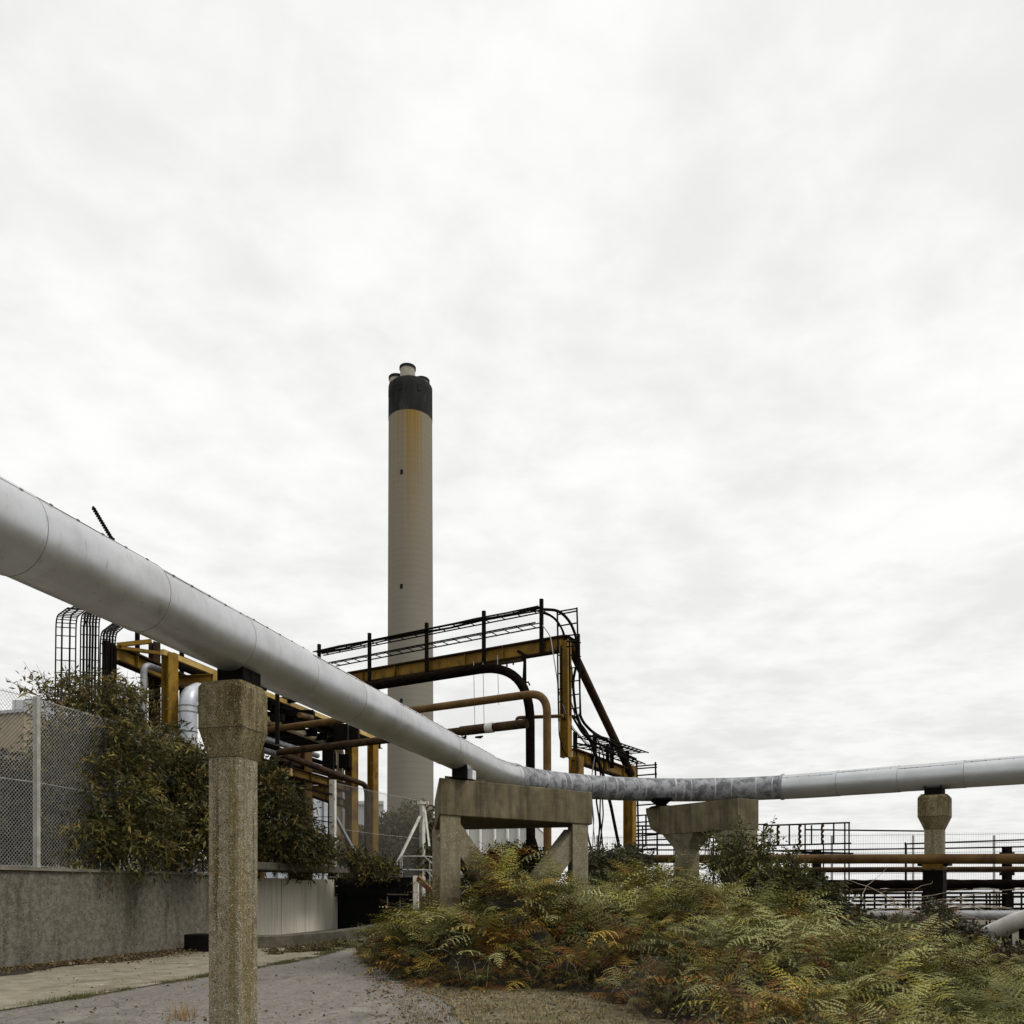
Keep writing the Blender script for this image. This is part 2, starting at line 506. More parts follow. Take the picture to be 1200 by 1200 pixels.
def solo(mb, name, mat, label, cat, loc, group=None, bevel=0.0, kind=None):
    """a one-mesh thing with its origin at its base"""
    me_off = V(loc)
    mb.v = [(a - me_off.x, b - me_off.y, c - me_off.z) for a, b, c in mb.v]
    o = mb.build(name, mat, None, bevel)
    o.location = me_off
    return tag(o, label, cat, group, kind)


# ------------------------------------------------------------------ ground, road, pavement, water
def sheet(name, mat, pts, z, sub=None):
    m = MB()
    m.add([(p[0], p[1], z) for p in pts], [tuple(range(len(pts)))])
    o = m.build(name, mat)
    return tag(o, kind='structure')


sheet('ground', groundm, [(-2500, -60), (2500, -60), (2500, 3500), (-2500, 3500)], 0.0)
sheet('river', waterm, [(-12, 64), (900, 50), (2300, 3000), (-150, 3000)], 0.012)


def jag(pts, amp=0.12, n=10, closed=True):
    o = []
    m = len(pts)
    for i in range(m if closed else m - 1):
        a, b = V((*pts[i], 0)), V((*pts[(i + 1) % m], 0))
        d = (b - a)
        nn = V((-d.y, d.x, 0)).normalized()
        k = max(1, min(n, int(d.length / 0.35)))
        for j in range(k):
            q = a + d * (j / k) + nn * (random.uniform(-amp, amp) if j else 0)
            o.append((q.x, q.y))
    return o


def GP(px, py):                # ground point seen at a picture position
    Y = EYE * 1000 / (py - 1042)
    return ((px - 600) / 1000 * Y, Y)


road = [AB(-8.6, 1)[:2], AB(-8.6, 9)[:2], AB(-8.6, 13)[:2], AB(-8.7, 17)[:2], AB(-9.6, 21)[:2], AB(-10.6, 24)[:2], GP(400, 1100)[:2],
        GP(446, 1105), GP(448, 1130), GP(470, 1152), GP(520, 1172), GP(540, 1195), (0.1, 7.5), (1.0, 5), (2.2, 1)]
sheet('road', asph, jag([tuple(p) for p in road], 0.07), 0.006)
tag(sheet('pavement', slab, jag([tuple(AB(-12.4, 4)[:2]), tuple(AB(-12.4, 12)[:2]), tuple(AB(-12.4, 22)[:2]), tuple(AB(-11.2, 24.5)[:2]),
                             tuple(AB(-9.7, 21)[:2]), tuple(AB(-8.85, 17)[:2]), tuple(AB(-8.7, 13)[:2]), tuple(AB(-8.7, 4)[:2])], 0.05), 0.012))
verge = [GP(452, 1140), GP(500, 1150), GP(600, 1150), (6, 12), (6, 3), (2.0, 1), (1.0, 4.9), (0.1, 7.4), GP(538, 1195), GP(518, 1172), GP(470, 1153)]
sheet('verge', dirt, jag([tuple(p) for p in verge], 0.1), 0.010)

# far shore across the river, very low
m = MB()
for i in range(30):
    x0 = -200 + i * 95
    h = 2.2 + random.random() * 2.2
    m.prism([(x0, 2400), (x0 + 95, 2400), (x0 + 95, 2500), (x0, 2500)], 0, h)
tag(m.build('hills', groundm), kind='structure')

# ------------------------------------------------------------------ the great pipeline
PH, PR = EYE + 2.39, 0.288
line1 = lambda Y: V((0.255 * Y - 4.809, Y, PH))
corner = V((1.30, 23.96, PH))
d2 = V((0.7926, -0.6097, 0))
pts = []
Ys = 17.0
start = line1(Ys)
Tl = (corner - start).length
rho = Tl / math.tan(D1.angle(d2) / 2)
cen = start + V((D1.y, -D1.x, 0)) * rho
ang0 = math.atan2(start.y - cen.y, start.x - cen.x)
turn = D1.angle(d2)
NA = 48
arc = [V((cen.x + rho * math.cos(ang0 - turn * k / NA), cen.y + rho * math.sin(ang0 - turn * k / NA), PH)) for k in range(NA + 1)]
pxof = lambda p: 600 + 1000 * p.x / p.y
i604 = min(range(NA + 1), key=lambda i: abs(pxof(arc[i]) - 604))
i915 = min(range(NA + 1), key=lambda i: abs(pxof(arc[i]) - 915))
end = arc[-1] + d2 * 12.0
pipeline = thing('insulated_pipe', 'thick silver-grey pipeline curving high across the whole scene on concrete supports', 'pipe', (line1(8.5).x, 8.5, 0))


def sleeves(path, sl, name, mat):
    """clad pipe run made of sheet sleeves that lap one over the next"""
    cum = [0]
    for a, b in zip(path, path[1:]):
        cum.append(cum[-1] + (b - a).length)

    def at(s):
        s = max(0, min(cum[-1], s))
        for k in range(len(path) - 1):
            if s <= cum[k + 1] or k == len(path) - 2:
                t = (s - cum[k]) / (cum[k + 1] - cum[k])
                return path[k].lerp(path[k + 1], t), (path[k + 1] - path[k]).normalized()
    m = MB()
    sm = MB()
    s0 = 0
    k = 0
    while s0 < cum[-1] - 0.05:
        s1 = min(s0 + sl, cum[-1])
        rings = []
        ns = 4
        dr = random.uniform(-0.0015, 0.0015)
        for j in range(ns + 1):
            p, d = at(s0 + (s1 - s0) * j / ns)
            x = d.cross(V((0, 0, 1))).normalized()
            y = x.cross(d)
            rr = PR - 0.004 + 0.006 * j / ns + dr
            rings.append([p + (x * math.cos(2 * PI * q / 64) + y * math.sin(2 * PI * q / 64)) * rr for q in range(64)])
        m.loft(rings, s0 == 0 or s1 >= cum[-1] - 0.06, True)
        # circumferential joint: a thin dark bead
        if s1 < cum[-1] - 0.1:
            p, d = at(s1)
            x = d.cross(V((0, 0, 1))).normalized()
            y = x.cross(d)
            ra, rb = [], []
            for q in range(64):
                u = x * math.cos(2 * PI * q / 64) + y * math.sin(2 * PI * q / 64)
                ra.append((p - d * 0.003) + u * (PR + 0.0032))
                rb.append((p + d * 0.003) + u * (PR + 0.0032))
            ra0 = [p - d * 0.003 + (v - p + d * 0.003) * 0.97 for v in ra]
            rb0 = [p + d * 0.003 + (v - p - d * 0.003) * 0.97 for v in rb]
            sm.loft([ra0, ra, rb, rb0], False)
        # lengthwise lap with rivets, at a clock position that alternates
        aa = math.radians(52 if k % 2 else 43)
        p0, d = at(s0 + 0.02)
        p1, _ = at(s1 - 0.02)
        for side in (1,):
            x = d.cross(V((0, 0, 1))).normalized()
            u = x * math.cos(aa) + V((0, 0, 1)) * math.sin(aa)
            tng = d.cross(u)
            sm.bar(p0 + u * (PR + 0.001), p1 + u * (PR + 0.001), 0.004, 0.005, u)
            nr = 5
            for j in range(nr):
                c = p0.lerp(p1, (j + 0.5) / nr) + u * (PR + 0.004)
                sm.bar(c - d * 0.010, c + d * 0.010, 0.013, 0.010, u)
        s0 = s1
        k += 1
    o = m.build(name, mat, pipeline)
    sm.build('joint_seam', seam, o)
    return o


sleeves([line1(2.0), line1(6), line1(10), line1(14), start] + arc[1:i604 + 1], 1.28, 'cladding', clad)
tag(sleeves(arc[i915:] + [end], 1.28, 'cladding', clad2))
bare = MB().tube(arc[i604:i915 + 1], PR * 0.965, 64).build('bare_bend', baremat, pipeline)
bare['label'] = 'uncovered mottled grey stretch of the pipeline around the bend'
strapm = material('strap', (0.42, 0.43, 0.44), (0.20, 0.20, 0.21), 7, 0.6, 0.2, 0.2)
for k in range(i604 + 1, i915, 1):
    if random.random() < 0.55:
        p, d = arc[k], (arc[k + 1] - arc[k]).normalized()
        x = d.cross(V((0, 0, 1))).normalized()
        y = x.cross(d)
        wd = random.uniform(0.01, 0.025)
        MB().loft([[p + d * q * wd + (x * math.cos(2 * PI * j / 48) + y * math.sin(2 * PI * j / 48)) * (PR * 0.965 + e) for j in range(48)]
                 for q, e in ((-1, -0.004), (-0.8, 0.003), (0.8, 0.003), (1, -0.004))], False, True).build('binding_strap', strapm, bare)
for kk_ in (i604, i915):
    p, d = arc[kk_], (arc[kk_ + 1] - arc[kk_]).normalized()
    x = d.cross(V((0, 0, 1))).normalized()
    y = x.cross(d)
    o_ = MB().loft([[p + d * q + (x * math.cos(2 * PI * j / 64) + y * math.sin(2 * PI * j / 64)) * (PR + e) for j in range(64)]
                    for q, e in ((-0.035, 0.0), (-0.03, 0.012), (0.03, 0.012), (0.035, -0.015))], False, False)
    c_ = p + (x * -0.2 + y * 0.97).normalized() * (PR + 0.02)
    o_.bar(c_ - d * 0.03, c_ + d * 0.03, 0.05, 0.03)
    o_.build('end_clamp', greyp, pipeline)
# small clamp at the left seam
MB().bar(line1(6.03) + V((0.10, -0.27, -0.08)), line1(6.03) + V((0.14, -0.26, -0.14)), 0.03, 0.04).build('latch', black, pipeline)


jointm = material('pour_joint', (0.06, 0.048, 0.026), None, 8, 0.95, 0, 0.2)
# ------------------------------------------------------------------ pillars
def pillar(x, y, ang, side, capside, label, top=3.48, zb=0.45, zf=0.27):
    t = thing('concrete_pillar', label, 'pillar', (x, y, 0), 'concrete pillars carrying the pipeline')
    rot = Matrix.Rotation(ang, 3, 'Z')

    def ring(h, z):
        return [V((x, y, z)) + rot @ V((a * h, b * h, 0)) for a, b in ((-1, -1), (1, -1), (1, 1), (-1, 1))]
    s, c = side / 2, capside / 2
    z1 = top - zb - zf
    MB().loft([ring(s, -0.4), ring(s, z1)]).build('shaft', pillarm, t, 0.018)
    MB().loft([ring(s + 0.003, z1), ring(c, z1 + zf), ring(c, top - 0.055), ring(c - 0.035, top)]).build('cap', capm, t, 0.012)
    MB().loft([ring(c + 0.0015, z1 + zf - 0.004), ring(c + 0.0015, z1 + zf + 0.004)]).build('pour_joint', jointm, t)
    MB().loft([ring(s + 0.0045, z1 - 0.004), ring(s + 0.0045, z1 + 0.004)]).build('pour_joint', jointm, t)
    # steel shoe carrying the pipe
    m = MB()
    rz = rot @ V((0, 1, 0))
    rx = rot @ V((1, 0, 0))
    c0 = V((x, y, top)) + rz * (0.10 if y < 12 else 0)
    m.bar(c0 + V((0, 0, 0.012)) - rz * c * 0.85, c0 + V((0, 0, 0.012)) + rz * c * 0.85, capside * 0.8, 0.024)
    for k in (-1, 1):
        m.bar(c0 + rx * k * capside * 0.27 + V((0, 0, 0.13)) - rz * c * 0.7, c0 + rx * k * capside * 0.27 + V((0, 0, 0.13)) + rz * c * 0.7, 0.02, 0.22)
    for k in (-0.62, 0, 0.62):
        m.bar(c0 + rz * k * c - rx * capside * 0.3 + V((0, 0, 0.085)), c0 + rz * k * c + rx * capside * 0.3 + V((0, 0, 0.085)), 0.02, 0.13)
    m.build('pipe_shoe', black, t)
    return t


a1 = -math.atan(0.255)
pr = line1(8.28)
pillar(pr.x - 0.005, pr.y, a1, 0.335, 0.47, 'tall pebbly concrete pillar rising out of the road, nearest the camera')
pp = arc[-1] + d2 * ((V((0.495, 1, 0)) * 18.05 - arc[-1]).dot(d2))
pil2 = pillar(pp.x, pp.y, math.atan2(d2.y, d2.x), 0.345, 0.56, 'distant concrete pillar with octagonal cap behind the ochre pipe')
MB().bar(V((pp.x, pp.y, 2.12)) - d2 * .27, V((pp.x, pp.y, 2.12)) + d2 * .27, 0.45, 0.07).build('bracket', yel, pil2)
MB().bar(V((pp.x, pp.y, 1.98)) - d2 * .20, V((pp.x, pp.y, 1.98)) + d2 * .20, 0.42, 0.10).build('bracket', yel, pil2)
mm_ = MB()
mm_.bar(V((pp.x, pp.y, 2.05)) - d2 * .30, V((pp.x, pp.y, 2.05)) + d2 * .30, 0.39, 0.12)
mm_.bar(V((pp.x, pp.y, 0.4)), V((pp.x, pp.y, 1.9)), 0.39, 0.39, d2)
mm_.build('steel_jacket', black, pil2)

# ------------------------------------------------------------------ trestle one: trapezoid platform on three columns
A_, B_, C_, D_ = V((-1.26, 14.75, 0)), V((1.60, 17.0, 0)), V((1.50, 17.75, 0)), V((-1.70, 18.7, 0))
tr = thing('concrete_trestle', 'long concrete trestle with two splayed braces under the pipeline, standing in the bracken', 'trestle', (0, 16.3, 0),
           'concrete trestles of the pipeline')
ZT, ZB = 3.43, 2.79
MB().prism([A_, B_, C_, D_], ZB, ZT).build('deck_beam', trestm, tr, 0.015)
ub = (B_ - A_).normalized()
vb = V((-ub.y, ub.x, 0))


def tcol(c, w_, d_, z1, parent, z0=-0.1, u=ub, name='column', mt=trestp):
    v_ = V((-u.y, u.x, 0))
    m_ = MB()
    m_.prism([c - u * w_ / 2 - v_ * d_ / 2, c + u * w_ / 2 - v_ * d_ / 2, c + u * w_ / 2 + v_ * d_ / 2, c - u * w_ / 2 + v_ * d_ / 2], z0, z1)
    return m_.build(name, mt, parent, 0.012)


ca = A_ + ub * 0.24 + vb * 0.20
cb = B_ - ub * 0.30 + vb * 0.25
def skewcol(c0, w_, dvec, d_):
    dvec = dvec.normalized()
    MB().prism([c0, c0 + ub * w_, c0 + ub * w_ + dvec * d_, c0 + dvec * d_], -0.1, ZB).build('column', trestp, tr, 0.012)


skewcol(A_ + ub * 0.05 + vb * 0.03, 0.42, D_ - A_, 0.5)
skewcol(B_ - ub * 0.50 + vb * 0.03, 0.42, C_ - B_, 0.5)
tcol(D_ + V((0.22, -0.25, 0)), 0.36, 0.36, ZB, tr)
for c, s_ in ((ca, 1), (cb, -1)):
    m = MB()
    # splayed concrete brace with a knee notch at its head
    top0 = c + ub * s_ * (0.22 if s_ > 0 else 0.12) + V((0, 0, ZB - 0.40))
    bot = c + ub * s_ * 1.45 + V((0, 0, ZB - 1.75))
    m.bar(top0 - (bot - top0) * 0.12, bot, 0.30, 0.40)
    m.build('brace', trestp, tr, 0.01)
# raised pad + shoe + white clamp block at left end
m = MB()
dA = (D_ - A_).normalized()
m.prism([A_ + ub * 0.12 + dA * 0.08, A_ + ub * 1.0 + dA * 0.08, A_ + ub * 0.95 + dA * 0.8, A_ + ub * 0.15 + dA * 0.8], ZT, ZT + 0.05)
m.build('bearing_pad', trestm, tr)
q = line1(15.25)
m = MB()
m.bar(V((q.x, q.y - .35, ZT + 0.13)), V((q.x, q.y + .35, ZT + 0.13)) + D1 * 0.05, 0.26, 0.24)
m.build('pipe_shoe', black, tr)
q2 = P(552, 904, 15.25)
MB().bar(V((q2.x, q2.y, ZT + 0.03)), V((q2.x, q2.y, ZT + 0.19)), 0.12, 0.22, D1).build('clamp_block', material('white_block', (0.75, 0.75, 0.76)), tr)

# trestle two
E_, F_, G_ = V((3.21, 20.45, 0)), V((4.80, 18.15, 0)), V((5.33, 18.45, 0))
H_ = E_ + (G_ - F_)
ue = (F_ - E_).normalized()
ve = (G_ - F_).normalized()
tr2 = thing('concrete_trestle', 'short concrete trestle with haunched middle column and blunt left nose under the grey bend', 'trestle',
            (4.3, 19.4, 0), 'concrete trestles of the pipeline')
m = MB()
wv_ = (G_ - F_).length
prof = [(0, 3.44), (0.0, 3.34), (0.16, 2.93), (0.5, 2.78), ((F_ - E_).length, 2.78), ((F_ - E_).length, 3.44)]
ring1 = [E_ + ue * a + V((0, 0, z)) for a, z in prof]
ring2 = [E_ + ve * wv_ + ue * a + V((0, 0, z)) for a, z in prof]
m.loft([ring1, ring2])
m.build('deck_beam', trestm, tr2, 0.015)
cm = E_ + ue * 1.02 + ve * wv_ * 0.5


def rect(c, w_, d_, z):
    return [c + ue * a * w_ / 2 + ve * b * d_ / 2 + V((0, 0, z)) for a, b in ((-1, -1), (1, -1), (1, 1), (-1, 1))]


MB().loft([rect(cm, 0.40, 0.36, -0.1), rect(cm, 0.40, 0.36, 2.42), rect(cm, 0.98, 0.58, 2.775)]).build('column', trestp, tr2, 0.01)
cf = F_ + ve * wv_ * 0.5 - ue * 0.24
MB().loft([rect(cf, 0.46, wv_ * 0.92, -0.1), rect(cf, 0.46, wv_ * 0.96, 2.775)]).build('column', trestp, tr2, 0.01)
k0 = cf - ue * 0.23
MB().loft([[k0 + ve * b + V((0, 0, z)) - ue * a for a, z in ((-0.02, 2.32), (-0.02, 2.772), (0.38, 2.772), (0.32, 2.70))] for b in (-wv_ * 0.40, wv_ * 0.40)]).build('corbel', trestp, tr2)
q = PZ(775, 20.35, 0)
m = MB()
m.loft([[V((q.x + a * r_, q.y + b * r_, z)) for a, b in ((-1, -1), (1, -1), (1, 1), (-1, 1))] for r_, z in ((0.30, 3.442), (0.10, 3.50), (0.22, 3.62), (0.22, 3.66))])
m.build('pipe_shoe', black, tr2)

# ------------------------------------------------------------------ chimney
ch = thing('chimney', 'towering round concrete power-station chimney with black top and four flues', 'chimney', PZ(481, 310, 0))
cx, cy = ch.location.x, ch.location.y


def circ(x, y, r, z, n=64):
    return [V((x + r * math.cos(2 * PI * k / n), y + r * math.sin(2 * PI * k / n), z)) for k in range(n)]


ztop = EYE + (1042 - 453) / 1000 * 310
zbk = EYE + (1042 - 493.5) / 1000 * 310
rad = lambda z: 8.5 - 0.65 * z / ztop
MB().loft([circ(cx, cy, rad(z), z) for z in np.linspace(0, zbk, 30)], False, True).build('shaft', chimm, ch)
m = MB()
m.loft([circ(cx, cy, rad(z) + 0.08, z) for z in (zbk, ztop - 3.2, ztop - 0.9)] + [circ(cx, cy, rad(ztop) - 0.9, ztop), circ(cx, cy, 0.2, ztop + 0.02)], True, True)
bk = m.build('black_top', blackc, ch)
for zq, aq in ((EYE + .477 * 310, -1.85), (EYE + .346 * 310, -1.85), (EYE + .215 * 310, -1.85)):
    rr = rad(zq)
    c = V((cx + rr * math.cos(aq), cy + rr * math.sin(aq), zq))
    MB().box(c - V((0, 0, 0.8)), 1.0, 0.3, 1.6).build('port', voidm, ch)
for aq in (-1.94, -1.05, -2.7):
    rr = rad(ztop) + 0.05
    MB().box(V((cx + rr * math.cos(aq), cy + rr * math.sin(aq), ztop - 5.5)), 1.3, 0.5, 2.6, aq + PI / 2).build('vent_opening', voidm, bk)
for dx, dy, hz_ in ((-0.5, -4.2, 3.6), (-5.0, 0.2, 2.6), (3.9, 1.2, 2.2), (-0.6, 4.6, 2.4)):
    f = MB().loft([circ(cx + dx, cy + dy, 2.75, ztop - 0.5, 32), circ(cx + dx, cy + dy, 2.65, ztop + hz_, 32)], True, True).build('flue', flue, ch)
    MB().loft([circ(cx + dx, cy + dy, 2.95, ztop + hz_ - 0.1, 32), circ(cx + dx, cy + dy, 2.95, ztop + hz_ + 0.7, 32)], True, True).build('rim', blackc, f)
# rust-yellow runs below the black band: stain built into its own material band of the shaft
t = chimm.node_tree
bs = t.nodes['Principled BSDF']
src = bs.inputs['Base Color'].links[0].from_socket
tcn = t.nodes.new('ShaderNodeTexCoord')
sp = t.nodes.new('ShaderNodeSeparateXYZ')
t.links.new(tcn.outputs['Object'], sp.inputs[0])
hf = mrange(t, sp.outputs[2], zbk - 75, zbk, 0.0, 1.0)
mp = t.nodes.new('ShaderNodeMapping')
mp.inputs['Scale'].default_value = (1.3, 1.3, 0.006)
t.links.new(tcn.outputs['Object'], mp.inputs[0])
nz = nd(t, 'ShaderNodeTexNoise', Scale=1.0, Detail=4.0)
t.links.new(mp.outputs[0], nz.inputs['Vector'])
side = mth(t, 'MULTIPLY', mrange(t, sp.outputs[0], -10.0, 0.5, 0, 1, True), mrange(t, sp.outputs[0], 2.0, 9.0, 1, 0.1, True))
f_ = mth(t, 'MULTIPLY', mth(t, 'MULTIPLY', mth(t, 'POWER', hf, 1.6), side), mrange(t, nz.outputs[0], 0.36, 0.62, 0.18, 1.0), clamp=True)
mx_ = t.nodes.new('ShaderNodeMix')
mx_.data_type = 'RGBA'
t.links.new(f_, mx_.inputs[0])
t.links.new(src, mx_.inputs[6])
mx_.inputs[7].default_value = (0.20, 0.115, 0.010, 1)
t.links.new(mx_.outputs[2], bs.inputs['Base Color'])

# ------------------------------------------------------------------ yellow gantry
g = thing('pipe_gantry', 'tall yellow steel gantry with a diagonal strut carrying pipes and cables behind the pipeline', 'gantry', (1.73, 24, 0))
KT = 8.60
ca1 = V((1.62, 24, 0))
cb2 = V((3.92, 28.4, 0))
MB().ibeam(V((1.52, 24, 5.2)), V((1.50, 24, KT - 0.1)), 0.24, 0.26, UU).build('column', yel, g)
MB().ibeam(V((1.74, 24, -0.1)) + VV * .15, V((1.74, 24, 5.25)) + VV * .15, 0.32, 0.32, UU).build('column', yel, g)
MB().ibeam(V((cb2.x, cb2.y, -0.1)), V((cb2.x, cb2.y, 5.6)), 0.32, 0.34, UU).build('column', yel, g)
tb0, tb1 = PC(21.46, 655, 747) + UU * 0.2, PC(21.46, 340, 796)
for q in (tb0, tb1):
    q.z = 8.45
fl_ = MB().web(tb0, tb1, 0.26, 0.42, 0.04).build('beam', yel, g)
MB().flanges(tb0, tb1, 0.26, 0.44).build('flange', darkbrown, fl_)
fl_ = MB().web(V((1.62, 24, 5.30)) + VV * 0.2, V((cb2.x, cb2.y, 5.30)), 0.24, 0.36, 0.04).build('beam', yel, g)
MB().flanges(V((1.62, 24, 5.30)) + VV * 0.2, V((cb2.x, cb2.y, 5.30)), 0.24, 0.38).build('flange', darkbrown, fl_)
MB().ibeam(tb0 - VV * 0.1, tb0 + VV * 0.8, 0.22, 0.42).build('end_plate', black, g)
strut = MB().tube([P(668, 757, 24.3), P(740, 908, 28.3)], 0.125, 14).build('strut', rust, g)
# hanging rusty trays under the top beam
m = MB()
for k, (xa, xb, dz) in enumerate(((425, 545, -0.30), (545, 612, -0.32), (470, 520, -0.36))):
    p0, p1 = PC(21.3, xa, 800), PC(21.3, xb, 800)
    p0.z = p1.z = 8.45 + dz
    m.bar(p0, p1, 0.12, 0.07)
for k in range(24):
    px = 428 + k * 7.5
    p0 = PC(21.3, px, 800)
    p0.z = 8.45 - 0.33 - random.random() * 0.06
    m.bar(p0, p0 + V((0.05, 0, 0)), 0.14, 0.09)
m.build('hanger_rail', rust, g)
for px in (408, 556, 562, 569, 575, 432):
    p0 = PC(21.2, px, 800)
    MB().bar(V((p0.x, p0.y, 8.08)), V((p0.x + 0.12, p0.y, 8.05 - random.random() * 0.1)), 0.12, 0.10).build('clamp', black, g)
# drooping bracket from the end of the rail
m = MB()
m.tube([PC(21.3, 607, 763), PC(21.3, 615, 768), PC(21.3, 615, 800)], 0.05, 6)
m.tube([PC(21.3, 615, 768), PC(21.3, 613, 806)], 0.035, 6)
m.tube([PC(21.3, 613, 802), PC(21.3, 619, 799), PC(21.3, 621, 803)], 0.025, 5)
m.build('bracket', black, g)
for px, y0, y1 in ((555, 775, 851), (566, 774, 858), (583, 768, 826)):
    MB().tube([PC(21.2, px, y0), PC(20.0, px + 1.5, y1)], 0.010, 4).build('hanger_wire', galv, g)
# stand-off posts carrying the cable ladders
m = None
for px, yt in ((374, 755), (433, 742), (500, 730), (567, 716), (634.5, 702)):
    p0 = PC(21.15, px, yt)
    MB().bar(V((p0.x, p0.y, 8.2)), p0, 0.09, 0.09, UU).build('post', black, g)


def ladder(name, label, path, wv, nr=None, rail=0.022, cables=0, cr=0.018, cat='cable ladder', group='cable ladders on the gantry', spacing=0.32, jitter=0.0, rungs=True):
    """cable ladder: two rails, rungs and the cables lying on it"""
    path = [V(p) for p in path]
    root = thing(name, label, cat, path[0], group)
    wv = V(wv)
    m = MB()
    for s_ in (-0.5, 0.5):
        m.tube([p + wv * s_ for p in path], rail, 5)
    if rungs:
        for a, b in zip(path, path[1:]):
            n = max(1, int((b - a).length / spacing))
            for k in range(n):
                c = a.lerp(b, (k + 0.5) / n)
                m.tube([c - wv * 0.5, c + wv * 0.5], rail * 0.7, 4)
    m.build('rails', black, root)
    if cables:
        for k in range(cables):
            m = MB()
            f = -0.4 + 0.8 * (k + 0.5) / cables
            pts_ = []
            for i, p in enumerate(path):
                pts_.append(p + wv * (f + random.uniform(-1, 1) * jitter) + V((0, 0, 0.04 + random.uniform(-1, 1) * jitter * 0.4)))
            m.tube(pts_, cr, 5)
            m.build('cable', black, root)
    return root


def lerp_path(a, b, n):
    return [a.lerp(b, k / n) for k in range(n + 1)]


wl = VV * 0.42
up0, up1 = PC(21.2, 373, 766), PC(21.2, 634, 714)
pa = lerp_path(up0, up1, 8)
pe = PC(21.2, 672, 745)
arcp = fillet([up1, PC(21.2, 670, 711), PC(21.2, 676, 762), PC(21.2, 679.5, 838)], 1.3, 8)
ladder('cable_ladder', 'upper black cable ladder, high above the long yellow beam', pa, VV * 0.5, cables=4, cr=0.026, jitter=0.07, spacing=0.45)
lo0, lo1 = PC(21.2, 388, 779), PC(21.2, 632, 732)
ladder('cable_ladder', 'lower black cable ladder just above the yellow beam', lerp_path(lo0, lo1, 6), VV * 0.45, cables=1, spacing=0.4)
ladder('cable_ladder', 'vertical black cable ladder clipped to the upper gantry column',
       [PC(20.9, 673, 744), PC(20.9, 673.6, 790), PC(20.9, 674, 838)], UU * 0.30, spacing=0.34, rail=0.025)
ladder('cable_ladder', 'narrow black ladder on the inner side of the upper gantry column',
       [PC(20.95, 655.5, 757), PC(20.95, 656, 800), PC(20.95, 657, 845)], UU * 0.11, cables=0, spacing=0.34, rail=0.025)
sweep = fillet([P(677, 836, 24), P(684, 850, 24.4), P(700, 868, 25.4), P(748, 884, 28.4)], 0.6, 6)
ladder('cable_ladder', 'black cable ladder sloping down above the lower yellow beam', [P(684, 862, 24.4), P(700, 866, 25.2), P(722, 874, 26.8), P(750, 883, 28.6)], UU * 0.6, cables=1, cr=0.03, spacing=0.3)
ladder('cable_ladder', 'short black cable ladder resting low on the lower yellow beam', [P(676, 873, 24.4), P(700, 878, 25.4), P(722, 886, 26.8), P(748, 896, 28.6)], UU * 0.5, cables=1, cr=0.03, spacing=0.35)
for px, yt, yb, YY in ((674, 858, 895, 24.4), (697, 862, 893, 25.4), (717, 872, 900, 26.6), (735, 880, 905, 28)):
    MB().bar(P(px, yt, YY), P(px, yb, YY), 0.12, 0.12).build('post', black, g)
# handrail above the gantry corner
m = MB()
hp = [PC(21.0, 652, 717), PC(21.0, 676, 713)]
YB = YC(21.0, 664)
for yy0, yy1 in ((717, 713), (720.5, 716), (734, 730), (745, 743.5), (752, 751), (758, 757)):
    m.tube([P(653 if yy0 < 735 else 664, yy0, YB), P(676.5, yy1, YB)], 0.022, 5)
m.tube([P(653, 716, YB), P(654, 762, YB)], 0.025, 5)
m.tube([P(676, 712, YB), P(677, 745, YB), P(680.5, 838, YB)], 0.025, 5)
m.build('guard_rail', black, g)

